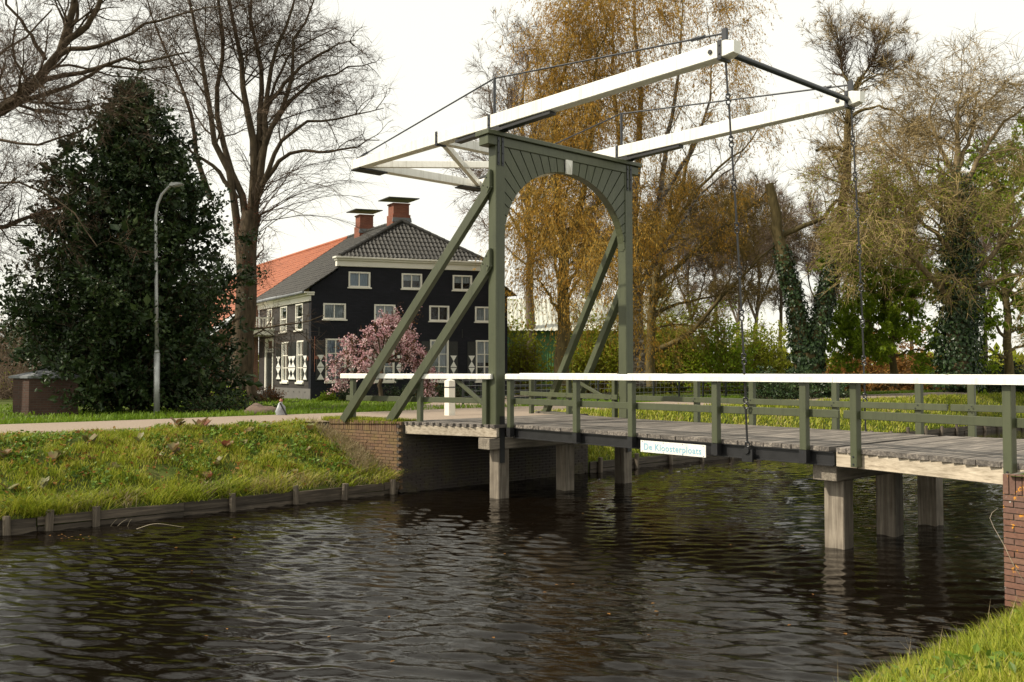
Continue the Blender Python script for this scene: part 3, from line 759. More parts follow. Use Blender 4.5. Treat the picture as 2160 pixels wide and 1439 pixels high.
def glassmat():
    m, nt, b, out = nodes_of('window_glass')
    nt.nodes.remove(b)
    gl = nt.nodes.new('ShaderNodeBsdfGlossy'); gl.inputs['Roughness'].default_value = 0.03; gl.inputs['Color'].default_value = (0.9, 0.92, 0.95, 1)
    tr = nt.nodes.new('ShaderNodeBsdfTransparent'); tr.inputs[0].default_value = (0.78, 0.82, 0.84, 1)
    fr = nt.nodes.new('ShaderNodeFresnel'); fr.inputs[0].default_value = 1.55
    mx = nt.nodes.new('ShaderNodeMixShader'); nt.links.new(fr.outputs[0], mx.inputs[0]); nt.links.new(tr.outputs[0], mx.inputs[1]); nt.links.new(gl.outputs[0], mx.inputs[2])
    nt.links.new(mx.outputs[0], out.inputs[0])
    return m
GLASS = glassmat()
CURT = simple('net_curtain', (0.42, 0.45, 0.47), (0.60, 0.62, 0.62), 0.9, 6, 0.6, 14, stretch=(8, 8, 0.3))
SKYREFL = simple('sky_reflection_blue', (0.28, 0.36, 0.44), (0.34, 0.42, 0.50), 0.7, 2)  # bluish sky reflection painted on a sheet behind the panes
ROOM = simple('dark_room', (0.012, 0.011, 0.010), (0.02, 0.018, 0.016), 0.9)
HB = (4.9, 3.0, -0.31)
house = thing('farmhouse', 'black brick farmhouse with black pantile roof, white windows and hourglass shutters', 'house', HB, HS)
def hbox(mb, plane, a0, a1, z0, z1, d0, d1):
    return mb.box(a0, a1, d0, d1, z0, z1) if plane == 'f' else mb.box(d0, d1, a0, a1, z0, z1)
def wall_boxes(mb, plane, a0, a1, z0, z1, holes, d0=0.0, d1=0.30):
    A = sorted({a0, a1, *[h[0] for h in holes], *[h[1] for h in holes]}); Zs = sorted({z0, z1, *[h[2] for h in holes], *[h[3] for h in holes]})
    for za, zb in zip(Zs[:-1], Zs[1:]):
        run = None
        for aa, ab_ in list(zip(A[:-1], A[1:])) + [(None, None)]:
            solid = aa is not None and not any(h[0] < (aa + ab_) / 2 < h[1] and h[2] < (za + zb) / 2 < h[3] for h in holes)
            if solid: run = [aa, ab_] if run is None else [run[0], ab_]
            elif run: hbox(mb, plane, run[0], run[1], za, zb, d0, d1); run = None
FR3 = [(1.75, 2.80, 5.10, 5.86), (4.34, 5.36, 5.10, 5.86), (6.92, 7.92, 5.10, 5.86)]
FR2 = [(0.56, 1.63, 3.53, 4.30), (3.00, 4.03, 3.53, 4.30), (5.73, 6.74, 3.53, 4.30), (8.08, 9.12, 3.53, 4.30)]
FR1 = [(0.68, 1.66, 0.55, 2.60), (3.02, 4.00, 0.55, 2.60), (5.77, 6.72, 0.55, 2.60), (8.12, 9.08, 0.55, 2.60)]
SU = [(1.10, 2.12, 3.05, 4.36), (3.38, 4.38, 3.05, 4.36), (5.75, 6.52, 2.95, 4.36)]
SL = [(0.94, 1.88, 0.50, 2.54), (3.10, 4.10, 0.50, 2.54)]
DOOR = (5.46, 6.85, 0.02, 2.80)
mb = MB()
wall_boxes(mb, 'f', 0.0, 9.8, -0.6, 5.04, FR2 + FR1)
wall_boxes(mb, 'f', 1.25, 8.55, 5.04, 6.10, FR3)
mb.prism([(0, 5.04), (1.25, 5.04), (1.25, 5.93)], 1, 0, 0.3); mb.prism([(8.55, 5.04), (9.8, 5.04), (8.55, 5.93)], 1, 0, 0.3)
fw_ = mb.build('front_wall', DARKW, house, HS)
mb = MB(); wall_boxes(mb, 's', 0.301, 7.95, -0.6, 4.40, SU + SL + [DOOR]); mb.build('side_wall', SUNLITW, house, HS)
mb = MB(); mb.box(9.5, 9.8, 0.301, 7.95, -0.6, 5.0); mb.build('side_wall', DARKW, house, HS)
mb = MB(); mb.box(-0.035, 0.0, -0.035, 5.10, -0.62, 0.20); mb.build('plinth', PLINTH, house, HS)
mb = MB(); mb.box(0.0005, 9.83, -0.035, -0.001, -0.62, 0.20); mb.build('plinth', DARKW, house, HS)
mb = MB()
for r in (.6, 1.4, 2.2, 3.0, 3.8): mb.box(-0.045, -0.036, r, r + .09, 0.0, 0.05)
mb.build('air_brick', SHUT, house, HS)
mb = MB(); mb.box(0.31, 9.49, 0.7, 0.75, -0.5, 5.0); mb.box(1.6, 8.2, 0.7, 0.75, 5.001, 6.0); mb.build('room_partition', ROOM, house, HS)
mb = MB(); mb.box(0.75, 0.80, 0.76, 7.9, -0.5, 5.0); mb.build('room_partition', ROOM, house, HS)
def window(plane, rect, cols, rows, cur=None, fw=0.075, style=CREAM, sill=0.06):
    a0, a1, z0, z1 = rect
    mb = MB(); e = fw
    for q in ((a0, a0 + e, z0, z1), (a1 - e, a1, z0, z1), (a0 + e, a1 - e, z0, z0 + e), (a0 + e, a1 - e, z1 - e, z1)): hbox(mb, plane, *q, -0.025, 0.10)
    w = mb.build('window', style, house, HS)
    mb = MB()
    for k in range(1, cols):
        a = a0 + e + (a1 - a0 - 2 * e) * k / cols; hbox(mb, plane, a - .024, a + .024, z0 + e, z1 - e, 0.01, 0.07)
    for k in range(1, rows):
        z = z0 + e + (z1 - z0 - 2 * e) * k / rows; hbox(mb, plane, a0 + e, a1 - e, z - .022, z + .022, 0.018, 0.062)
    mb.build('glazing_bar', style, w, HS)
    for i in range(cols):
        for j in range(rows):
            aa = a0 + e + (a1 - a0 - 2 * e) * i / cols; ab_ = a0 + e + (a1 - a0 - 2 * e) * (i + 1) / cols
            za = z0 + e + (z1 - z0 - 2 * e) * j / rows; zb = z0 + e + (z1 - z0 - 2 * e) * (j + 1) / rows
            mb = MB(); t1, t2 = random.uniform(-.004, .004), random.uniform(-.004, .004)
            P4 = [(aa, za, .04 + t1), (ab_, za, .04 - t1), (ab_, zb, .04 + t2), (aa, zb, .04 - t2)]
            mb.add([(a, d, z) if plane == 'f' else (d, a, z) for a, z, d in P4], [(0, 1, 2, 3)]); mb.build('pane', GLASS, w, HS)
    mb = MB(); hbox(mb, plane, a0 - .05, a1 + .05, z0 - sill, z0 + .001, -0.09, 0.05); mb.build('sill', style, w, HS)
    if cur:
        mat_, f0, f1 = cur
        mb = MB(); n = 24; V = []
        for k in range(n + 1):
            a = a0 + e + (a1 - a0 - 2 * e) * k / n; d = 0.13 + 0.02 * math.sin(k * 1.9)
            for z in (z0 + (z1 - z0) * f0, z0 + (z1 - z0) * f1): V.append((a, d, z) if plane == 'f' else (d, a, z))
        mb.add(V, [(2 * k, 2 * k + 2, 2 * k + 3, 2 * k + 1) for k in range(n)]); mb.build('curtain_or_sky', mat_, w, HS)
    return w
for q, c in zip(FR3, ((SKYREFL, 0, 1), (CURT, .55, 1), (CURT, .5, 1))): window('f', q, 2, 1, c)
for q, c in zip(FR2, ((CURT, 0, 1), (CURT, .1, 1), None, (CURT, 0.0, .9))): window('f', q, 2, 1, c)
for q, c in zip(FR1, ((SKYREFL, 0, 1), (CURT, 0, 1), (CURT, 0, 1), (CURT, .45, 1))): window('f', q, 2, 3, c, sill=.09)
for q in SU: window('s', q, 1, 2, None, fw=.06)
for q in SL: window('s', q, 2, 3, None, sill=.09)
def shutter(plane, a0, a1, z0, z1):
    mb = MB(); hbox(mb, plane, a0, a1, z0, z1, -0.055, -0.028); sh = mb.build('shutter', SHUT, house, HS)
    zl = z0 + (z1 - z0) * 0.66
    mb = MB(); k = zl + .06
    while k < z1 - .06:
        hbox(mb, plane, a0 + .05, a1 - .05, k, k + .03, -0.068, -0.056); k += .062
    mb.build('louvre', SHUT, sh, HS)
    mb = MB(); hh = (zl - z0 - .10) / 2; am = (a0 + a1) / 2
    for q in range(2):
        zb = z0 + .05 + q * (hh + .02)
        for tri in ([(a0 + .05, zb), (a1 - .05, zb), (am, zb + hh * .49)], [(a0 + .05, zb + hh * .97), (am, zb + hh * .48), (a1 - .05, zb + hh * .97)]):
            if plane == 'f': mb.prism(tri, 1, -0.062, -0.0555)
            else: mb.prism(tri, 0, -0.062, -0.0555)
    mb.build('hourglass', WHITE, sh, HS)
for a0, a1, z0, z1 in FR1:
    wd = (a1 - a0) * .46
    shutter('f', max(a0 - wd - .01, .1), a0 - .02, z0 + .04, z1 - .08); shutter('f', a1 + .02, a1 + wd + .01, z0 + .04, z1 - .08)
for a0, a1, z0, z1 in SL:
    shutter('s', a0 - .62, a0 - .02, z0 + .08, z1 - .06); shutter('s', a1 + .02, a1 + .80, z0 + .08, z1 - .06)
# wall anchors
mb = MB()
for s in (0.35, 2.2, 4.5, 7.4): mb.box(s, s + .035, -0.03, -0.003, 2.72, 3.15)
for r in (.55, 2.3, 2.75, 4.55): mb.box(-0.03, -0.003, r, r + .05, 2.62, 3.08)
mb.build('wall_anchor', SHUT, house, HS)
# cornices and gutter
mb = MB(); mb.box(1.16, 8.64, -0.10, 0.12, 6.101, 6.38); mb.box(1.10, 8.70, -0.22, 0.12, 6.381, 6.47); mb.box(1.02, 8.78, -0.34, 0.12, 6.471, 6.56); mb.build('cornice', CREAM, house, HS, bevel=.01)
mb = MB(); mb.box(-0.10, 0.12, 0.02, 7.9, 4.401, 4.66); mb.box(-0.24, 0.12, -0.08, 7.92, 4.661, 4.75); mb.box(-0.36, 0.12, -0.12, 7.94, 4.751, 4.83); mb.build('cornice', CREAM, house, HS, bevel=.01)
# pantile roofs
def pantiles(name, mat, P0, A, B, L, amin, amax, parent, tile=0.205, crs=0.29):
    """P0 + a*A + b*B ; B runs up the slope; N is the plane's normal"""
    P0, A, B = (np.array(q, float) for q in (P0, A, B)); N = np.cross(A, B); N /= np.linalg.norm(N)
    if N[2] < 0: N = -N
    a_all = np.arange(min(amin(0), amin(L)) - tile, max(amax(0), amax(L)) + tile, tile / 4)
    rows = []
    b = 0.0
    while b < L - .02:
        rows += [(b, 0.032), (min(b + crs, L), 0.004)]; b += crs
    V = []
    for ri, (b, o) in enumerate(rows):
        a = np.clip(a_all, amin(b), amax(b))
        ph = a_all / tile * 2 * math.pi
        wv = 0.026 * np.sin(ph) + 0.010 * np.sin(2 * ph + .6)
        jit = 0.006 * np.sin(np.floor(a_all / tile) * 12.9 + ri // 2 * 7.3)
        V.append(P0 + a[:, None] * A + b * B + (wv + o + jit)[:, None] * N)
    m_ = len(a_all); V = np.concatenate(V); i = np.arange(len(rows) * m_).reshape(len(rows), m_)
    F = np.stack([i[:-1, :-1], i[:-1, 1:], i[1:, 1:], i[1:, :-1]], -1).reshape(-1, 4)
    ar = np.linalg.norm(np.cross(V[F[:, 2]] - V[F[:, 0]], V[F[:, 3]] - V[F[:, 1]]), axis=1)
    F = F[ar > 1e-5]
    o = add_np(name, HS.w(V), [F], mat, parent, smooth=False)
    return o
ZR, SLP = 8.65, 0.718
run = 4.9 + 0.38; Ls = math.hypot(run, run * SLP); cb_, sb_ = run / Ls, run * SLP / Ls
hip_a = lambda b: np.interp(b * cb_ - 0.38, [-.4, 1.0, 4.9], [-0.22, -0.22, 1.30])
pantiles('roof', TILEK, (-0.38, 0, ZR - run * SLP), (0, 1, 0), (cb_, 0, sb_), Ls, hip_a, lambda b: 7.97, house)
pantiles('roof', TILEK, (10.18, 0, ZR - run * SLP), (0, 1, 0), (-cb_, 0, sb_), Ls, hip_a, lambda b: 7.97, house)
hb = math.hypot(1.62, ZR - 6.57)
hipo = pantiles('hip_roof', TILEK, (0, -0.32, 6.57), (1, 0, 0), (0, 1.62 / hb, (ZR - 6.57) / hb), hb, lambda b: np.interp(b, [0, hb], [1.22, 4.9]), lambda b: np.interp(b, [0, hb], [8.58, 4.9]), house)
for pa, pb in (((4.9, 1.25, ZR + .03), (4.9, 7.97, ZR + .03)), ((1.24, -.26, 6.60), (4.9, 1.28, ZR + .03)), ((8.56, -.26, 6.60), (4.9, 1.28, ZR + .03))):
    pa, pb = np.array(pa), np.array(pb); L = np.linalg.norm(pb - pa); k = int(L / .36)
    mb = MB()
    for q in range(k):
        a = pa + (pb - pa) * (q / k); b = pa + (pb - pa) * ((q + 1.06) / k); mb.tube([a, b], [.115, .10], 10)
    mb.build('ridge_tiles', TILEK, house, HS)
mb = MB(); mb.tube([(-0.40, -0.1, 4.80), (-0.40, 7.95, 4.78)], .07, 8); mb.build('gutter', LEAD, house, HS)
# chimneys
for r, w, zt in ((1.30, 0.80, 9.50), (5.55, 0.72, 9.55)):
    mb = MB(); s0 = 4.9 - w / 2; mb.box(s0, s0 + w, r, r + .62, 8.0, zt); mb.box(s0 - .05, s0 + w + .05, r - .05, r + .67, 8.0, 8.98); ch = mb.build('chimney', CHIMB, house, HS)
    mb = MB(); mb.box(s0 - .04, s0 + w + .04, r - .04, r + .66, zt + .001, zt + .07); mb.build('chimney_lip', CHIMB, ch, HS)
    mb = MB(); mb.prism([(s0 - .10, 8.60), (s0 + w + .10, 8.60), (s0 + w + .06, 8.82), (s0 - .06, 8.82)], 1, r - .10, r - .052); mb.build('flashing', LEAD, ch, HS)
    mb = MB(); mb.box(s0 - .38, s0 + w + .38, r - .34, r + .96, zt + .27, zt + .315); mb.build('cowl_plate', SHUT, ch, HS)
    mb = MB()
    for a in (s0 + .05, s0 + w - .05):
        for b in (r + .05, r + .57): mb.tube([(a, b, zt + .05), (a - .10 * (1 if a < 4.9 else -1), b, zt + .15), (a, b, zt + .28)], .018, 5)
    mb.build('cowl_leg', LEAD, ch, HS)
# door, porch balcony
a0, a1, z0, z1 = DOOR
mb = MB(); mb.box(-0.02, 0.12, a0, a0 + .16, z0, z1); mb.box(-0.02, 0.12, a1 - .16, a1, z0, z1); mb.box(-0.02, 0.12, a0 + .16, a1 - .16, z1 - .14, z1); mb.box(0, .1, a0 + .16, a1 - .16, 2.05, 2.12)
dr = mb.build('front_door', CREAM, house, HS)
MB().box(0.05, 0.09, a0 + .16, a1 - .16, z0, 2.05).build('door_leaf', SHUT, dr, HS)
mb = MB(); mb.add([(0.06, a0 + .16, 2.12), (0.06, a1 - .16, 2.12), (0.06, a1 - .16, z1 - .14), (0.06, a0 + .16, z1 - .14)], [(0, 1, 2, 3)]); mb.build('fanlight', GLASS, dr, HS)
mb = MB(); mb.tube([(0.03, 5.75, 1.0), (-0.03, 5.75, 1.0)], .03, 8); mb.build('handle', LEAD, dr, HS)
mb = MB(); mb.box(-0.9, -0.036, 5.2, 7.1, -0.6, -0.15); mb.box(-0.6, -0.036, 5.3, 7.0, -0.15, 0.0); mb.build('door_step', PLINTH, house, HS)
pr_s, pr0, pr1 = -1.25, 5.35, 8.2
mb = MB(); mb.box(pr_s, -0.001, pr0, pr1, 2.94, 3.20); mb.box(pr_s - .06, -0.001, pr0 - .06, pr1 + .06, 3.201, 3.27)
po = mb.build('porch', CREAM, house, HS)
for r in (pr0 + .12, pr1 - .12):
    mb = MB(); mb.tube([(pr_s + .12, r, -0.2), (pr_s + .12, r, 2.94)], .09, 12); mb.box(pr_s, pr_s + .24, r - .12, r + .12, -0.6, -0.2); mb.build('column', CREAM, po, HS)
mb = MB(); mb.box(pr_s, -0.01, pr0, pr0 + .07, 3.80, 3.88); mb.box(pr_s, pr_s + .07, pr0 + .071, pr1, 3.80, 3.88)
for r in (pr0, pr1 - .12): mb.box(pr_s - .01, pr_s + .11, r, r + .12, 3.271, 3.96)
mb.build('balcony_rail', CREAM, po, HS)
mb = MB()
for q in np.linspace(pr_s + .2, -.1, 7): mb.tube([(q, pr0 + .035, 3.27), (q, pr0 + .035, 3.45), (q, pr0 + .035, 3.62), (q, pr0 + .035, 3.80)], [.028, .045, .028, .035], 6)
for q in np.linspace(pr0 + .25, pr1 - .25, 12): mb.tube([(pr_s + .035, q, 3.27), (pr_s + .035, q, 3.45), (pr_s + .035, q, 3.62), (pr_s + .035, q, 3.80)], [.028, .045, .028, .035], 6)
mb.build('baluster', CREAM, po, HS)
mb = MB(); mb.box(-0.05, -0.03, 0.25, 0.34, 1.55, 1.75); mb.build('house_plaque', CHIMB, house, HS)
mb = MB(); mb.tube([(0.16, -0.04, 2.7), (0.16, -0.04, 1.0)], .012, 6); mb.box(.19, .33, -0.06, -0.001, 1.62, 1.78); mb.build('letter_box', CHIMB, house, HS)
# barn behind: same ridge, wider roof of orange tiles
barn = thing('barn', 'red brick barn with orange pantile roof behind the farmhouse', 'barn', (4.9, 16, -0.31), HS)
rb = 8.15; Lb = math.hypot(rb, rb * SLP)
pantiles('roof', TILEO, (4.9 - rb, 0, ZR - rb * SLP), (0, 1, 0), (rb / Lb, 0, rb * SLP / Lb), Lb, lambda b: 7.99, lambda b: 27, barn, tile=.27, crs=.36)
mb = MB(); mb.prism([(4.9, ZR), (4.9 + rb, ZR - rb * SLP), (4.9 + rb, ZR - rb * SLP - .1), (4.9, ZR - .1)], 1, 7.99, 27); mb.build('roof', TILEO, barn, HS)
mb = MB(); mb.tube([(4.9, 7.99, ZR + .03), (4.9, 27, ZR + .03)], .12, 8); mb.build('ridge_tiles', TILEO, barn, HS)
mb = MB(); mb.box(-2.75, -2.45, 8.1, 26.9, -0.6, 2.95); mb.box(12.3, 12.6, 8.1, 26.9, -0.6, 2.95); mb.prism([(-2.44, -0.6), (-0.001, -0.6), (-0.001, 4.75), (-2.44, 3.0)], 1, 8.02, 8.3); mb.prism([(9.81, -0.6), (12.29, -0.6), (12.29, 3.0), (9.81, 4.75)], 1, 8.02, 8.3)
mb.build('wall', REDW, barn, HS)
mb = MB(); mb.box(-1.55, -0.55, 7.98, 8.019, 0.3, 2.3); mb.build('window', CREAM, barn, HS)
mb = MB(); mb.box(-1.47, -0.63, 7.95, 7.979, 0.38, 2.22); mb.build('pane', SHUT, barn, HS)
for r in (10, 13, 16, 19):
    MB().box(-2.79, -2.751, r, r + 1.3, 0.6, 2.0).build('window', CREAM, barn, HS)
    MB().box(-2.80, -2.791, r + .1, r + 1.2, 0.7, 1.9).build('pane', SHUT, barn, HS)
mb = MB(); mb.tube([(-3.3, 8.0, 2.86), (-3.3, 27, 2.86)], .08, 8); mb.tube([(-2.9, 8.02, 2.85), (-.5, 8.02, 4.45)], .06, 8); mb.build('gutter', LEAD, barn, HS)
# green shed behind the gate
GSH = simple('green_sheet', (0.045, 0.13, 0.045), (0.06, 0.17, 0.06), 0.5, 1.0)
PSH = simple('pale_sheet', (0.42, 0.43, 0.38), (0.55, 0.55, 0.48), 0.6, 0.8, dirt=((0.22, 0.23, 0.16), 1.5, .5, .8))
shed = thing('green_barn', 'green sheet metal barn with pale roof right of the farmhouse', 'barn', (2.5, 66, -0.4), WF)
mb = MB()
for k in range(70): x = -1.6 + k * .2; mb.add([(x, 62, -.6), (x + .1, 61.96, -.6), (x + .2, 62, -.6), (x, 62, 3.9), (x + .1, 61.96, 3.9), (x + .2, 62, 3.9)], [(0, 1, 4, 3), (1, 2, 5, 4)])
mb.box(-1.6, -1.5, 62.01, 74, -.6, 3.9); mb.box(12.3, 12.4, 62.01, 74, -.6, 3.9); mb.build('wall', GSH, shed, WF)
mb = MB()
for k in range(48):
    x = -2.0 + k * .31; mb.add([(x, 61.5, 3.85), (x + .15, 61.5, 3.91), (x + .31, 61.5, 3.85), (x, 68, 6.6), (x + .15, 68, 6.66), (x + .31, 68, 6.6)], [(0, 1, 4, 3), (1, 2, 5, 4)])
mb.add([(-2, 68, 6.6), (12.9, 68, 6.6), (12.9, 74.5, 3.85), (-2, 74.5, 3.85)], [(0, 1, 2, 3)]); mb.build('roof', PSH, shed, WF)

# ------------------------------------------------------------------ lamp post, kiosk, bollard, boulder, sack
GALV = simple('galvanised', (0.30, 0.31, 0.31), (0.42, 0.43, 0.42), 0.45, 5, 0.1, 40, metal=0.55)
lp = thing('street_lamp', 'tall grey lamp post with bent neck in front of the dark holly', 'street lamp', (-10.04, 24.98, -0.2), WF)
bx0, by0 = -10.04, 24.98
mb = MB(); mb.tube([(bx0, by0, -.4), (bx0 - .02, by0, 1.55)], .082, 12); mb.tube([(bx0 - .02, by0, 1.55), (bx0 - .022, by0, 1.64)], [.082, .060], 12); mb.build('base', GALV, lp, WF, smooth=True)
mb = MB(); pts = [(bx0 - .022, by0, 1.62), (bx0 - .06, by0, 3.2), (bx0 - .10, by0, 5.0), (bx0 - .11, by0, 5.45), (bx0 - .06, by0, 5.8), (bx0 + .06, by0, 6.08), (bx0 + .24, by0, 6.28), (bx0 + .34, by0, 6.34)]
mb.tube(pts, [.058, .052, .046, .043, .040, .038, .036, .034], 12); mb.build('pole', GALV, lp, WF, smooth=True)
mb = MB(); mb.prism([(bx0 + .28, 6.31), (bx0 + .36, 6.295), (bx0 + .66, 6.365), (bx0 + .66, 6.385), (bx0 + .52, 6.405), (bx0 + .33, 6.395)], 1, by0 - .11, by0 + .11); lh = mb.build('lamp_head', GALV, lp, WF, bevel=.015)
mb = MB(); mb.prism([(bx0 + .38, 6.292), (bx0 + .63, 6.350), (bx0 + .63, 6.342), (bx0 + .38, 6.284)], 1, by0 - .08, by0 + .08); mb.build('lens', simple('lamp_lens', (.4, .42, .42), (.5, .5, .5), .2), lh, WF)
mb = MB(); mb.box(bx0 - .075, bx0 + .03, by0 - .072, by0 - .066, 2.42, 2.49); mb.build('number_tag', WHITE, lp, WF)
ks = thing('utility_kiosk', 'low dark brick kiosk with grey roof at the left beside the holly', 'kiosk', (-12.6, 24.3, -0.25), WF)
ca = at(60, 880, 24.6); kfr = Frame((ca[0], ca[1], 0), (math.cos(math.radians(18)), math.sin(math.radians(18)), 0), (-math.sin(math.radians(18)), math.cos(math.radians(18)), 0))
kst = Frame((ca[0], ca[1], 0), (math.cos(.3), math.sin(.3), 0), (-math.cos(.55), math.sin(.55), 0))
KB = courses('kiosk_brick', (0.055, 0.028, 0.020), (0.08, 0.040, 0.028), (0.07, 0.06, 0.05))
MB().box(0, 1.25, 0, 0.80, -.6, .84).build('wall', KB, ks, kst)
mb = MB(); mb.box(-.08, 1.33, -.08, .88, .841, .90); mb.add([(-.08, -.08, .901), (1.33, -.08, .901), (1.33, .88, .901), (-.08, .88, .901), (.62, .40, 1.10)], [(0, 1, 4), (1, 2, 4), (2, 3, 4), (3, 0, 4)]); mb.build('roof', LEAD, ks, kst)
bo = thing('bollard', 'square white bollard with iron band beside the lane behind the near railing', 'bollard', (-5.05, 2.15, -0.1))
mb = MB(); mb.box(-5.15, -4.95, 2.05, 2.25, -.3, .80); mb.add([(-5.15, 2.05, .80), (-4.95, 2.05, .80), (-4.95, 2.25, .80), (-5.15, 2.25, .80), (-5.05, 2.15, .86)], [(0, 1, 4), (1, 2, 4), (2, 3, 4), (3, 0, 4)]); mb.build('body', CREAM, bo, bevel=.008)
mb = MB(); mb.box(-5.158, -4.942, 2.042, 2.258, .62, .645); mb.build('band', STRAP, bo)
def blob(name, label, cat, c, r, mat, seed, flat=.6):
    q = np.random.default_rng(seed); n1, n2 = 12, 18; V = []
    for i in range(n1 + 1):
        for j in range(n2):
            th, ph = math.pi * i / n1, 2 * math.pi * j / n2
            d = np.array([math.sin(th) * math.cos(ph), math.sin(th) * math.sin(ph), math.cos(th)])
            k = 1 + .16 * math.sin(3 * d[0] * 2 + seed) + .12 * math.sin(5 * d[1] + 2 * seed) + .06 * math.sin(9 * d[2] + 7 * d[0])
            V.append(np.array(c) + d * k * np.array(r))
    i = np.arange((n1 + 1) * n2).reshape(n1 + 1, n2); i2 = np.roll(i, -1, 1)
    F = np.stack([i[:-1], i[1:], i2[1:], i2[:-1]], -1).reshape(-1, 4)
    return tag(add_np(name, np.array(V), [F], mat, smooth=True), label, cat)
ROCK = simple('reddish_stone', (0.11, 0.075, 0.058), (0.19, 0.13, 0.10), 0.9, 4, 0.6, 18)
p = at(545, 868, 24.2); blob('boulder', 'reddish boulder on the verge beside the lane, below the tree trunk', 'boulder', (p[0], p[1], -.1), (.46, .35, .22), ROCK, 3)
p = at(592, 876, 22.9)
sk = thing('grey_sack', 'light grey wrapped sack with dark fold standing on the lane edge', 'sack', (p[0], p[1], -.1), WF)
q = [(0, 0, 0), (-.02, 0, .10), (.01, 0, .22), (-.01, 0, .30), (.02, 0, .36)]
V = []; F = []
for k, (x, y, z) in enumerate(q):
    for j in range(14):
        th = 2 * math.pi * j / 14; rr = (.12, .125, .095, .05, .025)[k] * (1 + .22 * math.sin(3 * th + k) + .1 * math.sin(5 * th))
        V.append((p[0] + x + rr * math.cos(th), p[1] + rr * math.sin(th), -.1 + z))
for k in range(4):
    for j in range(14): F.append((k * 14 + j, k * 14 + (j + 1) % 14, k * 14 + 14 + (j + 1) % 14, k * 14 + 14 + j))
add_np('bag', np.array(V), [np.array(F)], simple('grey_plastic', (.24, .25, .28), (.38, .39, .41), .45, 9, .5, 20), sk, smooth=True)
mb = MB(); mb.bar((p[0] + .02, p[1] - .14, .22), (p[0] + .20, p[1] - .16, -.1), .05, .03); mb.build('dark_fold', SHUT, sk, WF)
mb = MB(); mb.tube([(p[0] + .0, p[1], .26), (p[0] + .02, p[1], .32)], [.05, .03], 8); mb.build('knot', simple('faded_red', (.3, .1, .07), (.36, .14, .1), .7), sk, WF)
# ------------------------------------------------------------------ timber revetment on the left bank
rv = thing('timber_revetment', 'weathered plank revetment with stakes along the left bank waterline', 'revetment', (-2.2, -6, -1.45))
y = -14.0
while y < -1.3:
    L = min(random.uniform(1.6, 2.4), -1.25 - y); L = max(L, .3)
    for k, z in enumerate((-1.58, -1.43, -1.28)):
        h = .146 + random.uniform(-.008, .004); me = box_mesh('plank', .045, L - .015, h, REVET)
        piece('plank', me, rv, (random.uniform(-.03, .03), y + L / 2 + 6, z + 1.45 + random.uniform(-.02, .012)), random.uniform(-.012, .012), (random.uniform(-.022, .022), random.uniform(-.10, .10)))
    y += L
for y in (-13.2, -12.1, -10.9, -9.5, -8.32, -7.74, -7.05, -4.78, -3.56, -2.54, -1.42):
    hgt = random.uniform(.20, .34)
    mb = MB(); mb.tube([(0, 0, -.8), (random.uniform(-.02, .02), 0, hgt)], .062, 7)
    V = np.concatenate(mb.v); V[:, 0] *= random.uniform(.8, 1.1)
    me = mesh_np('stake', V, [np.array([f for f in mb.f if len(f) == 4])] + [np.array([f for f in mb.f if len(f) == 7])]); me.materials.append(STAKE)
    piece('stake', me, rv, (.075, y + 6, random.uniform(-.03, .03)), random.uniform(0, 6), (random.uniform(-.05, .05), random.uniform(-.05, .05)))
rv2 = thing('timber_revetment', 'mossy plank revetment seen under the deck along the far bank', 'revetment', (-2.2, 10, -1.45))
y = 4.3
while y < 42:
    L = random.uniform(2.5, 3.5)
    for k, z in enumerate((-1.45, -1.27)):
        piece('plank', box_mesh('plank', .045, L - .02, .165, REVET), rv2, (random.uniform(-.012, .012), y + L / 2 - 10, z + 1.45), random.uniform(-.005, .005))
    y += L
for k in range(28):
    mb = MB(); mb.tube([(0, 0, -.6), (0, 0, .40 + random.uniform(-.05, .05))], .06, 7); V = np.concatenate(mb.v)
    me = mesh_np('stake', V, [np.array([f for f in mb.f if len(f) == 4])] + [np.array([f for f in mb.f if len(f) == 7])]); me.materials.append(STAKE)
    piece('stake', me, rv2, (.075, 4.6 + k * 1.35 - 10, 0), random.uniform(0, 6), (random.uniform(-.06, .06), random.uniform(-.06, .06)))
# ------------------------------------------------------------------ vegetation tools
def unit(v): return v / np.maximum(np.linalg.norm(v, axis=-1, keepdims=True), 1e-9)
def smooth_poly(pts, K, jit=0.0, q=rng):
    P = np.array(pts, float); t = np.concatenate([[0], np.cumsum(np.linalg.norm(np.diff(P, axis=0), axis=1))]); t /= t[-1]
    # Catmull-Rom by dense cubic sampling
    n = len(P); out = []
    Pp = np.vstack([2 * P[0] - P[1], P, 2 * P[-1] - P[-2]])
    for u in np.linspace(0, 1, K):
        i = min(np.searchsorted(t, u, 'right') - 1, n - 2); f = (u - t[i]) / (t[i + 1] - t[i])
        a, b, c, d = Pp[i], Pp[i + 1], Pp[i + 2], Pp[i + 3]
        out.append(0.5 * ((2 * b) + (c - a) * f + (2 * a - 5 * b + 4 * c - d) * f * f + (3 * b - a - 3 * c + d) * f ** 3))
    out = np.array(out)
    if jit: out[1:-1] += q.normal(0, jit, (K - 2, 3))
    return out
def limbs(list_, K=12, jit=0.03):
    """list of (points, r0, r1) -> P (N,K,3), R (N,K)"""
    P = np.array([smooth_poly(p, K, jit) for p, _, _ in list_])
    R = np.array([a + (b - a) * np.linspace(0, 1, K) ** 0.8 for _, a, b in list_])
    return P, R
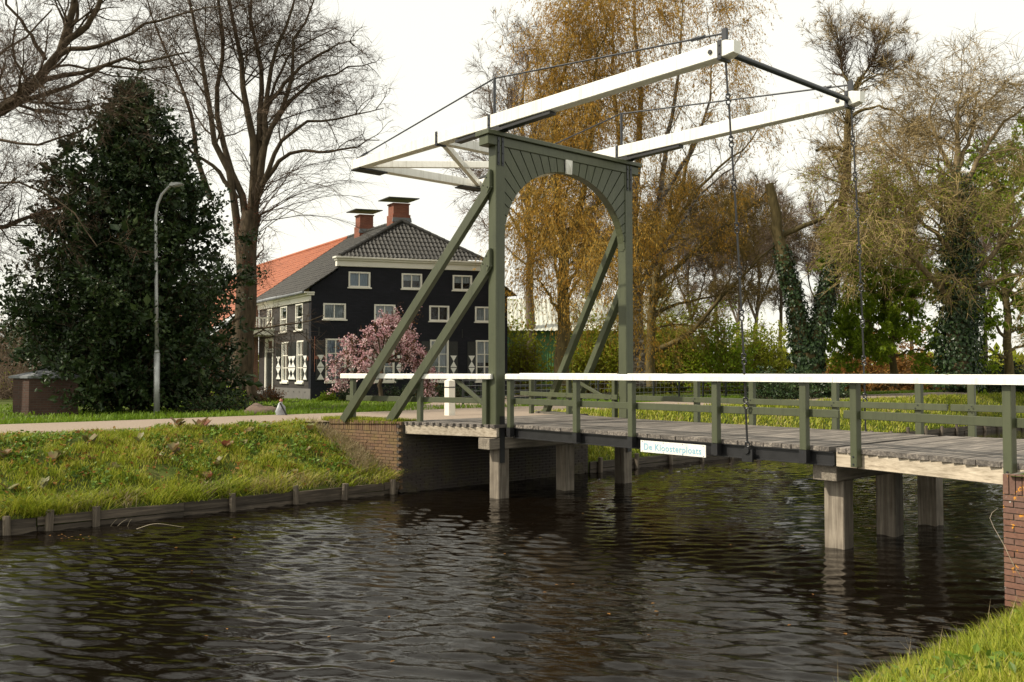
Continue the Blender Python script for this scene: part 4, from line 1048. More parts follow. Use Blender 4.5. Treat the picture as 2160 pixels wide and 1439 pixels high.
def grow(P, R, n, q, t0=0.15, t1=1.0, length=(0.5, 1.0), abs_len=False, ang=(35, 65), up=0.0, droop=0.0, wig=0.18, K=6, rr=0.6, rmin=0.004, rmax=9, tip=0.25, flat=1.0):
    N, Kp, _ = P.shape
    seg = np.linalg.norm(np.diff(P, axis=1), axis=2); L = seg.sum(1)
    idx = q.choice(N, n, p=L / L.sum()); t = t0 + (t1 - t0) * q.random(n) ** 0.85
    f = t * (Kp - 1); i = np.minimum(f.astype(int), Kp - 2); u = (f - i)[:, None]
    p0 = P[idx, i] * (1 - u) + P[idx, i + 1] * u
    T = unit(P[idx, i + 1] - P[idx, i]); r = (R[idx, i] * (1 - u[:, 0]) + R[idx, i + 1] * u[:, 0])
    rv_ = q.normal(0, 1, (n, 3)); rv_[:, 2] *= flat; perp = unit(rv_ - (rv_ * T).sum(1)[:, None] * T)
    a = np.radians(q.uniform(ang[0], ang[1], n))[:, None]
    d = unit(np.cos(a) * T + np.sin(a) * perp)
    Lc = q.uniform(length[0], length[1], n)
    if not abs_len: Lc = Lc * L[idx] * (1.05 - 0.6 * t)
    r0 = np.clip(r * rr * q.uniform(.7, 1.0, n), rmin, rmax)
    C = np.zeros((n, K, 3)); C[:, 0] = p0; st = (Lc / (K - 1))[:, None]
    for k in range(1, K):
        d = d + q.normal(0, wig, (n, 3)); d[:, 2] += up - droop * (k / K)
        d = unit(d); C[:, k] = C[:, k - 1] + d * st
    Rr = r0[:, None] * np.linspace(1, tip, K)[None]
    return C, Rr
def tubes(P, R, S):
    N, K, _ = P.shape
    if S == 2:          # hair-fine end twigs
        T = unit(np.gradient(P, axis=1)); v = rng.normal(0, 1, (N, 1, 3)); sd = unit(v - (v * T).sum(2, keepdims=True) * T) * (R * 1.25)[..., None]
        V = np.stack([P - sd, P + sd], 2); i = np.arange(N * K * 2).reshape(N, K, 2)
        return V.reshape(-1, 3), np.stack([i[:, :-1, 0], i[:, :-1, 1], i[:, 1:, 1], i[:, 1:, 0]], -1).reshape(-1, 4)
    T = np.gradient(P, axis=1); T = unit(T)
    ref = np.where(np.abs(T[:, :1, 2:3]) > 0.8, np.array([1.0, 0.13, 0])[None, None], np.array([0.0, 0.11, 1.0])[None, None])
    A = unit(np.cross(T, ref)); B = np.cross(T, A)
    th = np.arange(S) * 2 * np.pi / S
    V = P[:, :, None] + R[:, :, None, None] * (np.cos(th)[:, None] * A[:, :, None] + np.sin(th)[:, None] * B[:, :, None])
    i = np.arange(N * K * S).reshape(N, K, S); j = np.roll(i, -1, 2)
    F = np.stack([i[:, :-1], i[:, 1:], j[:, 1:], j[:, :-1]], -1).reshape(-1, 4)
    return V.reshape(-1, 3), F
def tube_part(name, sets, mat, parent, S=(6,), stuff=False, smooth=True):
    Vs, Fs, o = [], [], 0
    for (P, R), s in zip(sets, S):
        V, F = tubes(P, R, s); Vs.append(V); Fs.append(F + o); o += len(V)
    ob = add_np(name, np.concatenate(Vs), [np.concatenate(Fs)], mat, parent, smooth=smooth)
    if stuff: ob['kind'] = 'stuff'
    return ob
def leaves(C, size, q, aspect=0.55, N=None, spread=1.0, D=None):
    """one folded leaf (two triangles) per centre; N = preferred normal, D = preferred leaf axis"""
    n = len(C); s = size * q.uniform(.65, 1.3, n)[:, None]
    nm = unit(q.normal(0, 1, (n, 3)) * spread + (N if N is not None else 0))
    ax = q.normal(0, 1, (n, 3)) * (0.45 if D is not None else 1) + (D if D is not None else 0)
    ax = unit(ax - (ax * nm).sum(1)[:, None] * nm); sd = np.cross(nm, ax)
    V = np.stack([C, C + ax * s * .5 + sd * s * aspect * .5 + nm * s * .08, C + ax * s, C + ax * s * .5 - sd * s * aspect * .5 + nm * s * .08], 1)
    i = np.arange(4 * n).reshape(n, 4)
    return V.reshape(-1, 3), np.concatenate([i[:, [0, 1, 2]], i[:, [0, 2, 3]]])
def leaf_part(name, C, size, q, mat, parent, **k):
    V, F = leaves(C, size, q, **k)
    ob = add_np(name, V, [F], mat, parent); ob['kind'] = 'stuff'
    return ob
def along(P, n, q, t0=0.0, off=0.0):
    N, K, _ = P.shape
    L = np.linalg.norm(np.diff(P, axis=1), axis=2).sum(1)
    idx = q.choice(N, n, p=L / L.sum()); f = (t0 + (1 - t0) * q.random(n)) * (K - 1); i = np.minimum(f.astype(int), K - 2); u = (f - i)[:, None]
    return P[idx, i] * (1 - u) + P[idx, i + 1] * u + q.normal(0, 1, (n, 3)) * off, unit(P[idx, i + 1] - P[idx, i])
def pl(pix, Y, dY=0.0):      # limb outline -> world points, running dY nearer or farther towards its tip
    return [at(p[0], p[1], Y + dY * k / (len(pix) - 1)) for k, p in enumerate(pix)]
def tree_thing(name, label, cat, base, group=None): return thing(name, label, cat, base, WF, group)

HOLLY = leafmat('holly_leaf', [(0.008, 0.016, 0.006), (0.016, 0.032, 0.010), (0.032, 0.056, 0.016), (0.062, 0.090, 0.026)], 0.42, 0.08, 0.25, 0.9)
IVY = leafmat('ivy_leaf', [(0.010, 0.022, 0.009), (0.020, 0.043, 0.014), (0.040, 0.072, 0.022), (0.07, 0.11, 0.035)], 0.38, 0.1, 0.35, 1.2)
CATKIN = leafmat('birch_catkin', [(0.26, 0.135, 0.022), (0.42, 0.228, 0.036), (0.53, 0.315, 0.055), (0.41, 0.30, 0.060)], 0.7, 0.40, 0.2, 0.5)
FRESH = leafmat('fresh_leaf', [(0.10, 0.165, 0.010), (0.18, 0.27, 0.016), (0.26, 0.36, 0.022), (0.34, 0.42, 0.035)], 0.45, 0.58, 0.3, 0.6)
OLIVE = leafmat('budding_leaf', [(0.15, 0.135, 0.014), (0.22, 0.225, 0.018), (0.26, 0.31, 0.022), (0.32, 0.29, 0.04)], 0.55, 0.45, 0.2, 0.4)
DRY = leafmat('dry_beech_leaf', [(0.14, 0.062, 0.016), (0.22, 0.10, 0.026), (0.30, 0.15, 0.04), (0.17, 0.12, 0.03)], 0.7, 0.35, 0.2, 0.7)
PINK = leafmat('cherry_blossom', [(0.46, 0.22, 0.27), (0.66, 0.38, 0.43), (0.82, 0.60, 0.62), (0.90, 0.79, 0.78)], 0.6, 0.35, 0.2, 1.5)
BRONZE = leafmat('bronze_leaf', [(0.09, 0.035, 0.015), (0.15, 0.06, 0.02), (0.12, 0.085, 0.02)], 0.5, 0.4, 0.3, 1.5)
REDSH = leafmat('red_shoot', [(0.09, 0.028, 0.018), (0.14, 0.045, 0.028), (0.10, 0.05, 0.025)], 0.6, 0.3, 0.2, 1.5)
GRASS = leafmat('grass_blade', [(0.085, 0.115, 0.010), (0.175, 0.225, 0.015), (0.285, 0.325, 0.024), (0.38, 0.37, 0.055), (0.46, 0.37, 0.15)], 0.55, 0.35, 0.25, 0.8)
LAWN = leafmat('lawn_blade', [(0.080, 0.145, 0.010), (0.140, 0.230, 0.014), (0.20, 0.285, 0.020)], 0.55, 0.35, 0.25, 0.5)
STRAW = leafmat('straw_blade', [(0.20, 0.15, 0.08), (0.32, 0.26, 0.15), (0.42, 0.35, 0.22)], 0.7, 0.3, 0.2, 2.0)

def bare_tree(name, label, base, main, cfg, bark, twig, q, cat='tree', group=None, Ks=12, jit=0.04, S0=9, gsel=None):
    """main limbs given; cfg = list of grow() settings per order"""
    t = tree_thing(name, label, cat, base, group)
    P0, R0 = limbs(main, Ks, jit)
    tr = tube_part('trunk', [(P0, R0)], bark, t, (S0,))
    lv = [(P0, R0) if gsel is None else (P0[gsel], R0[gsel])]
    for c in cfg:
        c = dict(c); src = c.pop('src', None); n = c.pop('n')
        Ps = lv[-1] if src is None else lv[src]
        lv.append(grow(*Ps, n, q, **c))
    lv[0] = (P0, R0); nb = min(2, len(cfg))
    tube_part('branches', lv[1:1 + nb], bark, t, (5, 3)[:nb])
    if len(lv) > 1 + nb: tube_part('twigs', lv[1 + nb:], twig, t, (2, 2) if len(lv) - 1 - nb == 2 else (2,), stuff=True)
    return t, lv

# ------------------------------------------------------------------ great lime tree beside the house
q = np.random.default_rng(101); Y = 37.0
main = [(pl([(508, 850), (512, 740), (517, 640), (523, 540), (530, 450)], Y), 0.496, 0.400),
        (pl([(508, 560), (492, 420), (478, 350), (448, 285), (437, 180), (415, 80), (385, -60), (372, -160)], Y, -.5), 0.198, 0.030),
        (pl([(520, 470), (508, 400), (480, 340), (456, 220), (470, 90), (455, -30), (460, -160)], Y, .6), 0.172, 0.030),
        (pl([(530, 460), (532, 380), (535, 290), (513, 200), (512, 130), (485, 20), (470, -140)], Y, -.3), 0.224, 0.030),
        (pl([(534, 460), (545, 360), (548, 250), (550, 150), (530, 40), (540, -120)], Y, .4), 0.198, 0.030),
        (pl([(536, 440), (556, 330), (562, 200), (585, 100), (615, 20), (640, -90)], Y, -.6), 0.185, 0.024),
        (pl([(540, 420), (560, 370), (600, 290), (650, 260), (705, 255), (760, 240), (810, 228)], Y, -1.2), 0.132, 0.015),
        (pl([(545, 340), (580, 255), (618, 160), (622, 85), (655, 25), (680, -60)], Y, -.9), 0.145, 0.018),
        (pl([(530, 330), (560, 235), (605, 120), (680, 70), (715, 55)], Y, 1.0), 0.106, 0.018),
        (pl([(445, 420), (415, 330), (405, 250), (370, 150), (330, 60), (300, -60)], Y, 1.2), 0.132, 0.018),
        (pl([(545, 410), (585, 340), (640, 318), (700, 322), (760, 300), (800, 296)], Y, -1.5), .12, .018), (pl([(552, 300), (610, 215), (680, 165), (745, 140), (785, 132)], Y, .8), .13, .018), (pl([(560, 230), (625, 150), (700, 100), (750, 85)], Y, -1.5), .11, .018), (pl([(500, 420), (450, 350), (400, 320), (350, 270), (320, 250)], Y, -1.0), .12, .02)]
lime, lv = bare_tree('lime_tree', 'great bare lime tree with forked trunk left of the farmhouse', at(512, 840, Y), main,
    [dict(n=135, length=(.26, .56), ang=(36, 74), up=.05, droop=.09, wig=.15, K=7, rr=.40, rmax=.06, rmin=.022, t0=.28),
     dict(n=1050, length=(.32, .66), ang=(28, 60), up=.0, droop=.10, wig=.17, K=5, rr=.5, rmin=.010, t0=.12),
     dict(n=6500, length=(.5, .95), ang=(25, 55), droop=.10, wig=.16, K=4, rr=.55, rmin=.007, t0=.1),
     dict(n=26000, length=(.35, .8), abs_len=True, ang=(25, 55), droop=.03, wig=.15, K=3, rr=.6, rmin=.005, t0=.2)], BARK['bark_brown'], TWIGB, q)
Cs, Ds = along(lv[0][0][:1], 420, q, t0=.0, off=0.0)     # root flare sprouts and red shoots on the trunk
sh = grow(lv[0][0][:4], lv[0][1][:4], 900, q, t0=.55, t1=1.0, length=(.5, 1.6), abs_len=True, ang=(50, 85), up=.10, wig=.12, K=4, rr=.02, rmin=.007)
m_ = sh[0][:, 0, 2] < 9.5
tube_part('trunk_shoots', [(sh[0][m_], sh[1][m_])], TWIGB, lime, (3,), stuff=True)
Cc, Dd = along(sh[0][m_], 2600, q, off=.02); leaf_part('shoot_leaves', Cc[Cc[:, 2] < 9.2], .07, q, REDSH, lime)
arc = grow(*limbs([(pl([(545, 520), (548, 430), (552, 380)], Y, -.4), .3, .3)], 8, 0), 60, q, t0=0, length=(3.2, 5.6), abs_len=True, ang=(45, 80), up=.05, droop=.26, wig=.06, K=10, rr=.08, rmin=.014)
keep = (arc[0][:, -1, 0] > arc[0][:, 0, 0] - .3)
arc = (arc[0][keep], arc[1][keep]); a2 = grow(*arc, 600, q, t0=.2, length=(.6, 1.5), abs_len=True, ang=(18, 40), droop=.10, wig=.10, K=4, rr=.6, rmin=.006)
tube_part('drooping_branches', [arc, a2], TWIGB, lime, (4, 3), stuff=True)
mbr = MB()
for k in range(9):
    th = k * .7; b0 = at(508, 838, Y)
    mbr.tube([b0 + (math.cos(th) * .36, math.sin(th) * .36, .8), b0 + (math.cos(th) * .52, math.sin(th) * .52, .15), b0 + (math.cos(th) * .85, math.sin(th) * .85, -.2)], [.14, .16, .07], 7)
mbr.build('root_flare', BARK['bark_brown'], lime, WF, smooth=True)

# ------------------------------------------------------------------ spreading bare tree reaching in from the left edge
q = np.random.default_rng(102); Y = 24.0
main = [(pl([(-330, 900), (-300, 700), (-240, 520), (-120, 360), (-30, 262), (50, 190), (105, 130), (135, 95), (150, 20), (160, -90)], Y), 0.363, 0.066),
        (pl([(130, 100), (185, 50), (215, -10), (250, -120)], Y), 0.099, 0.040),
        (pl([(45, 195), (110, 165), (180, 150), (250, 130), (330, 125), (400, 110)], Y, -.6), 0.092, 0.020),
        (pl([(0, 240), (70, 205), (120, 195), (175, 160), (235, 140), (330, 145), (420, 118)], Y, .7), 0.086, 0.013),
        (pl([(120, 120), (140, 110), (240, 90), (300, 55), (390, 30), (470, 15)], Y, -.4), 0.079, 0.013),
        (pl([(140, 80), (165, 30), (150, -60)], Y, .6), 0.066, 0.020), (pl([(95, 125), (55, 60), (20, 15), (-10, -60)], Y, -.5), 0.066, 0.020),
        (pl([(-240, 540), (-120, 500), (-40, 488), (40, 470), (110, 440), (185, 428), (215, 425)], Y, 1.0), 0.112, 0.030),
        (pl([(-200, 440), (-100, 330), (-20, 290), (60, 303), (150, 285), (200, 262)], Y, -1.0), 0.073, 0.020),
        (pl([(-160, 400), (-60, 240), (-10, 120), (40, 90), (110, 20)], Y, 1.3), 0.079, 0.020),
        (pl([(-200, 470), (-90, 420), (0, 386), (60, 395), (150, 445), (205, 520)], Y, -.8), 0.059, 0.013)]
lt, lv = bare_tree('spreading_tree', 'bare spreading tree whose limbs reach in from the left picture edge', at(-330, 890, Y), main,
    [dict(n=150, length=(.18, .42), ang=(28, 65), up=.06, droop=.02, wig=.2, K=7, rr=.40, rmax=.055, t0=.3),
     dict(n=1050, length=(.28, .65), ang=(28, 62), up=.02, droop=.05, wig=.2, K=6, rr=.5, rmin=.008, t0=.12),
     dict(n=6000, length=(.4, .85), ang=(28, 60), up=.01, droop=.06, wig=.2, K=4, rr=.5, rmin=.0045, t0=.1),
     dict(n=19000, length=(.2, .5), abs_len=True, ang=(25, 55), wig=.15, K=3, rr=.6, rmin=.004, t0=.2)], BARK['bark_brown'], TWIGB, q)
Cc, Dd = along(lv[3][0], 5000, q, t0=.3, off=.02); Cc = Cc[(Cc[:, 2] < 6.5)]; leaf_part('buds', Cc, .045, q, REDSH, lt)

# ------------------------------------------------------------------ holly
q = np.random.default_rng(103); Y = 27.2
b0 = at(284, 880, Y)
hol = tree_thing('holly_tree', 'tall dark evergreen holly behind the lamp post', 'tree', (b0[0], b0[1], -.25))
prof = [(-.2, 2.45), (.6, 2.8), (2.0, 2.95), (3.6, 2.9), (5.0, 2.75), (6.2, 2.35), (7.4, 1.8), (8.4, 1.3), (9.2, .8), (9.8, .3)]
zs_, rs_ = zip(*prof)
tr_ = [([(b0[0] + .1, b0[1], -.4), (b0[0] + .05, b0[1], 4), (b0[0] - .2, b0[1], 7), (b0[0] - .25, b0[1], 9.6)], .24, .03)]
P0, R0 = limbs(tr_, 12, .03); tube_part('trunk', [(P0, R0)], BARK['bark_brown'], hol, (9,))
n = 560
zz = q.uniform(.2, 9.7, n); th = q.uniform(0, 2 * np.pi, n); rad = np.interp(zz, zs_, rs_) * q.uniform(.72, 1.06, n) * (1 + .20 * np.sin(th * 3 + zz * 1.3) + .15 * np.sin(zz * 2.7 + th * 5) + .08 * np.sin(zz * 5.1 - th * 2))
ends = np.stack([b0[0] - .12 + rad * np.cos(th) + .12 * np.clip(5 - zz, 0, 5) * .3, b0[1] + rad * np.sin(th), zz], 1)
st = np.stack([b0[0] - .1 + 0 * zz, b0[1] + 0 * zz, np.clip(zz - .5 * rad, 0, 9.5)], 1)
u = np.linspace(0, 1, 7)[None, :, None]
PB = st[:, None] * (1 - u) + ends[:, None] * u; PB[:, :, 2] += (.35 * np.sin(u[..., 0] * np.pi) * q.uniform(-.3, 1, (n, 1))); PB[:, 1:] += q.normal(0, .07, (n, 6, 3))
RB = .035 * np.linspace(1, .2, 7)[None] * np.ones((n, 1))
b2 = grow(PB, RB, 5200, q, t0=.3, length=(.35, .8), abs_len=True, ang=(25, 65), up=.03, droop=.08, wig=.2, K=4, rr=.6, rmin=.005)
tube_part('branches', [(PB, RB), b2], BARK['bark_brown'], hol, (3, 2))
Cc, Dd = along(b2[0], 72000, q, t0=.05, off=.06); leaf_part('foliage', Cc, .125, q, HOLLY, hol, aspect=.6, D=Dd)
Ci, Di = along(PB, 9000, q, t0=.2, off=.12); leaf_part('inner_foliage', Ci, .30, q, HOLLY, hol, aspect=.6, D=Di)
# low laurel mound at its right foot
def bush(name, label, c, rx, ry, rz, nb, nl, size, mat, twig, q, cat='shrub', group=None, hollow=.55, aspect=.55, base=None, droop=.05, twr=.007, up=.12, lean=0.0):
    c = np.array(c, float); t = tree_thing(name, label, cat, c, group)
    th = q.uniform(0, 2 * np.pi, nb); ph = np.arccos(q.uniform(-.12, 1, nb)); k = q.uniform(hollow, 1.05, nb) * (1 + .18 * np.sin(3 * th + 5 * ph) + .12 * np.sin(7 * th))
    e = c + np.stack([rx * k * np.sin(ph) * np.cos(th), ry * k * np.sin(ph) * np.sin(th), rz * k * np.cos(ph)], 1)
    s = c + np.stack([.25 * rx * np.cos(th) * q.random(nb), .25 * ry * np.sin(th) * q.random(nb), 0 * th], 1)
    u = np.linspace(0, 1, 7)[None, :, None]; P = s[:, None] * (1 - u) + e[:, None] * u
    P[:, :, 2] += rz * up * np.sin(u[..., 0] * np.pi); P[:, 1:] += q.normal(0, .03 * max(rx, rz), (nb, 6, 3)); P[:, :, 2] = np.maximum(P[:, :, 2], c[2] - .1)
    R = twr * 2.2 * np.linspace(1, .3, 7)[None] * np.ones((nb, 1))
    b2 = grow(P, R, nb * 7, q, t0=.3, length=(.10 * rz + .05, .28 * rz + .12), abs_len=True, ang=(25, 65), up=.04, droop=droop, wig=.2, K=4, rr=.6, rmin=twr * .6)
    tube_part('stems', [(P, R), b2], twig, t, (3, 2), stuff=True)
    if nl:
        Cc, Dd = along(b2[0], nl, q, t0=.1, off=size * .5); leaf_part('foliage', Cc, size, q, mat, t, aspect=aspect, D=Dd)
    return t
p = at(470, 868, 26.0); bush('laurel_bush', 'low dark green mound at the right foot of the holly', (p[0], p[1], -.2), 1.5, .8, .55, 60, 3200, .09, HOLLY, TWIGB, q)
p = at(478, 838, 33.5); bush('yellow_shrub', 'yellow green low shrub at the foot of the lime trunk', (p[0], p[1], -.25), .7, .5, .7, 40, 900, .09, FRESH, TWIGB, q)
p = at(568, 832, 37.5); bush('rust_shrub', 'rust coloured low shrub between the lime trunk and the front door', (p[0], p[1], -.3), .8, .5, .7, 40, 900, .08, BRONZE, TWIGB, q)
p = at(25, 800, 44); bush('mauve_shrub', 'brownish bare thicket behind the kiosk at the left edge', (p[0], p[1], -.3), 2.6, 2, 4.6, 220, 900, .07, BRONZE, TWIGP, q, up=.05)
p = at(-110, 800, 40); bush('mauve_shrub', 'olive budding thicket cut by the left picture edge', (p[0], p[1], -.3), 2.6, 2, 3.6, 180, 1500, .08, OLIVE, TWIGP, q)
for px_, Y_, w_, h_, lab in ((165, 56, 4.2, 7.0, 'added evergreen hedge tree mostly hidden behind the holly, for window reflections'), (40, 66, 5.0, 7.5, 'added far evergreen tree behind the left edge thicket, for window reflections')):  # evergreens added so the side windows reflect dark trees instead of white sky
    p = at(px_, 800, Y_); bush('added_evergreen_tree', lab, (p[0], p[1], -.35), w_, 3.2, h_, 120, 6500, .36, HOLLY, TWIGB, q, cat='tree', up=.05)
# ------------------------------------------------------------------ flowering cherry
q = np.random.default_rng(104); Y = 36.5
b0 = at(805, 850, Y); ch = tree_thing('flowering_cherry', 'pink blossoming weeping cherry in front of the black house wall', 'tree', (b0[0], b0[1], -.28))
main = [(pl([(805, 855), (803, 800), (808, 760)], Y), .10, .08)]
for k in range(13):
    ex, ey = [(722, 782), (718, 745), (745, 722), (775, 708), (804, 694), (832, 682), (856, 678), (872, 698), (886, 735), (892, 770), (770, 748), (842, 728), (900, 788)][k]
    yy = Y + q.uniform(-1.3, 1.1)
    main.append((pl([(807, 765), ((807 + ex) / 2 + 4, min(765, ey + 30) * .5 + ey * .5 - 12), (ex, ey), (ex + (ex - 805) * .10, ey + 34)], yy), .05, .014))
P0, R0 = limbs(main, 10, .03); tube_part('trunk', [(P0, R0)], BARK['bark_brown'], ch, (7,))
b1 = grow(P0[1:], R0[1:], 240, q, t0=.3, length=(.4, 1.0), abs_len=True, ang=(25, 60), droop=.22, wig=.12, K=6, rr=.5, rmin=.006)
tube_part('branches', [b1], BARK['bark_brown'], ch, (3,))
cl, _ = along(np.concatenate([b1[0]]), 820, q, t0=.15, off=.03)
Cc = np.repeat(cl, 9, 0) + q.normal(0, .055, (len(cl) * 9, 3)); leaf_part('blossom', Cc, .082, q, PINK, ch, aspect=.85)
Cc, Dd = along(b1[0], 4200, q, t0=.2, off=.08); leaf_part('young_leaves', Cc, .09, q, BRONZE, ch, D=Dd)
for i, (px, w, h, mt, lab) in enumerate([(735, .55, .6, IVY, 'small leafy shrub at the left foot of the cherry'), (840, 1.1, .75, IVY, 'green shrub below the pink cherry'), (905, .9, .85, HOLLY, 'dark shrub right of the pink cherry below the window'), (975, 1.0, .9, IVY, 'leafy shrub behind the white bollard against the house'), (1030, .8, .7, HOLLY, 'dark shrub behind the gate post against the house'), (690, .4, .3, FRESH, 'pale low plant at the house corner')]):
    p = at(px, 838, 38.5); bush('garden_shrub', lab, (p[0], p[1], -.3), w, .5, h, 50, 1500, .085, mt, TWIGB, q, group='shrubs along the house wall')

# ------------------------------------------------------------------ weeping birches with catkins
def weeping(name, label, base, main, q, n1, nst, ncat, bark, zlow, Lst=(.8, 2.4), xmin=-99):
    t = tree_thing(name, label, 'tree', base)
    P0, R0 = limbs(main, 14, .05); tube_part('trunk', [(P0, R0)], bark, t, (9,))
    b1 = grow(P0, R0, n1, q, t0=.25, length=(1.4, 3.6), abs_len=True, ang=(30, 70), up=.08, droop=.16, wig=.12, K=8, rr=.35, rmax=.07, rmin=.02)
    m = b1[0][:, :, 0].min(1) > xmin; b1 = (b1[0][m], b1[1][m])
    b2 = grow(*b1, int(n1 * 3.2), q, t0=.15, length=(.6, 1.7), abs_len=True, ang=(25, 60), droop=.16, wig=.14, K=6, rr=.5, rmin=.009)
    m = b2[0][:, :, 0].min(1) > xmin - .3; b2 = (b2[0][m], b2[1][m])
    tube_part('branches', [b1, b2], BARK['bark_olive'], t, (4, 2))
    s = grow(*b2, nst, q, t0=.2, length=Lst, abs_len=True, ang=(30, 80), droop=.85, wig=.07, K=6, rr=.5, rmin=.006, rmax=.008)
    m = s[0][:, -1, 2] > zlow; s = (s[0][m], s[1][m])
    tube_part('hanging_twigs', [s], TWIGO, t, (2,), stuff=True)
    Cc, Dd = along(s[0], ncat, q, t0=.05, off=.03); Dd = Dd * .6 + np.array([0, 0, -1.0])
    leaf_part('catkins', Cc, .14, q, CATKIN, t, aspect=.30, D=Dd * 2)
    return t
def birchbark():
    m, nt, b, out = nodes_of('birch_bark'); p = wpos(nt, (1, 1, 3))
    c = ramp(nt, noise(nt, p, 2.2, 7, .7), [(.38, (.03, .024, .018)), (.50, (.10, .08, .06)), (.62, (.30, .27, .23))])
    nt.links.new(c, b.inputs['Base Color']); b.inputs['Roughness'].default_value = .85; bump(nt, b, noise(nt, p, 6, 6), .6, .02); return m
BIRCH = birchbark()
q = np.random.default_rng(105); Y = 43.0
weeping('weeping_birch', 'tall weeping birch with orange catkins rising behind the right gate post', at(1348, 812, Y),
    [(pl([(1348, 815), (1345, 650), (1338, 480), (1345, 330), (1352, 180), (1340, 40), (1350, -60)], Y), .36, .04),
     (pl([(1343, 560), (1385, 440), (1405, 300), (1425, 180), (1440, 60), (1432, -30)], Y, -.8), .20, .03),
     (pl([(1340, 450), (1310, 330), (1296, 200), (1290, 90), (1300, 0)], Y, .6), .18, .03),
     (pl([(1390, 430), (1450, 330), (1490, 240), (1500, 130), (1495, 60)], Y, .8), .13, .02),
     (pl([(1346, 600), (1400, 520), (1470, 420), (1545, 350), (1572, 300)], Y, -.4), .13, .02), (pl([(1345, 640), (1380, 560), (1420, 520), (1450, 520)], Y, -2), .10, .02), (pl([(1345, 620), (1310, 540), (1290, 510), (1275, 520)], Y, -2), .10, .02)], q, 70, 5000, 31000, BIRCH, 2.0, Lst=(.7, 2.2))
q = np.random.default_rng(106); Y = 40.0
weeping('weeping_birch', 'orange weeping birch framed by the arch of the green gate', at(1185, 815, Y),
    [(pl([(1185, 815), (1190, 650), (1188, 520), (1175, 400), (1165, 290), (1180, 190), (1205, 100)], Y), .38, .05),
     (pl([(1188, 540), (1225, 430), (1245, 320), (1250, 210), (1262, 110), (1280, 40)], Y, -.8), .2, .03),
     (pl([(1187, 560), (1158, 470), (1145, 400), (1140, 340)], Y, -.5), .15, .03),
     (pl([(1210, 480), (1270, 420), (1300, 380), (1320, 330)], Y, .6), .13, .03), (pl([(1187, 620), (1225, 560), (1265, 520), (1290, 500)], Y, -.8), .12, .02), (pl([(1187, 680), (1150, 610), (1128, 590), (1115, 600)], Y, -1.5), .10, .02), (pl([(1187, 660), (1215, 600), (1250, 580), (1300, 590)], Y, -2.5), .10, .02), (pl([(1187, 600), (1160, 520), (1130, 480), (1118, 500)], Y, 1.5), .10, .02), (pl([(1187, 640), (1180, 560), (1165, 530), (1150, 540)], Y, -3), .10, .02)], q, 120, 9000, 58000, BARK['bark_olive'], .2, Lst=(.9, 2.8), xmin=.35)
# spreading olive tree right of the birch
q = np.random.default_rng(107); Y = 47.0
bare_tree('spreading_ash', 'wide branching olive barked tree between the birch and the ivy clad fork', at(1385, 815, Y),
    [(pl([(1375, 815), (1370, 700), (1380, 600), (1400, 500), (1440, 400)], Y), .30, .12),
     (pl([(1372, 740), (1420, 725), (1470, 690), (1510, 640), (1560, 590), (1610, 540), (1660, 500)], Y, -1), .19, .03),
     (pl([(1380, 600), (1430, 560), (1500, 500), (1580, 440), (1640, 380)], Y, .6), .16, .03),
     (pl([(1395, 520), (1450, 430), (1510, 360), (1570, 310), (1600, 270)], Y, -.6), .14, .03),
     (pl([(1372, 660), (1440, 640), (1530, 620), (1600, 610)], Y, 1), .11, .02), (pl([(1440, 400), (1460, 300), (1500, 240)], Y), .12, .03)],
    [dict(n=110, length=(.22, .5), ang=(28, 62), up=.05, wig=.17, K=7, rr=.45, rmax=.07, t0=.25), dict(n=900, length=(.3, .65), ang=(28, 60), up=.03, wig=.18, K=5, rr=.5, rmin=.010, t0=.1),
     dict(n=7000, length=(.4, .8), ang=(25, 55), wig=.16, K=4, rr=.55, rmin=.010, t0=.1), dict(n=18000, length=(.3, .7), abs_len=True, ang=(25, 55), wig=.15, K=3, rr=.6, rmin=.006)], BARK['bark_olive'], TWIGO, q)
# bare round tree behind the balance beam
q = np.random.default_rng(108); Y = 62.0
bare_tree('bare_tree', 'grey bare tree rising behind the gate, left of the birches', at(1120, 810, Y),
    [(pl([(1120, 815), (1118, 600), (1115, 450), (1110, 330), (1100, 230), (1115, 120)], Y), .42, .06), (pl([(1115, 440), (1070, 330), (1040, 250), (1030, 180)], Y), .2, .04),
     (pl([(1115, 460), (1160, 350), (1175, 240), (1165, 120)], Y), .22, .04), (pl([(1112, 380), (1060, 300), (1010, 260)], Y, 1), .15, .03), (pl([(1110, 330), (1140, 220), (1130, 100)], Y), .15, .03), (pl([(1114, 520), (1060, 430), (1000, 390)], Y), .14, .03)],
    [dict(n=110, length=(.22, .45), ang=(28, 60), up=.05, wig=.17, K=6, rr=.45, rmax=.08, t0=.25), dict(n=900, length=(.3, .6), ang=(28, 58), up=.03, wig=.17, K=5, rr=.5, rmin=.014), dict(n=15000, length=(.45, .9), ang=(25, 55), wig=.16, K=4, rr=.55, rmin=.011)], BARK['bark_grey'], TWIGP, q)
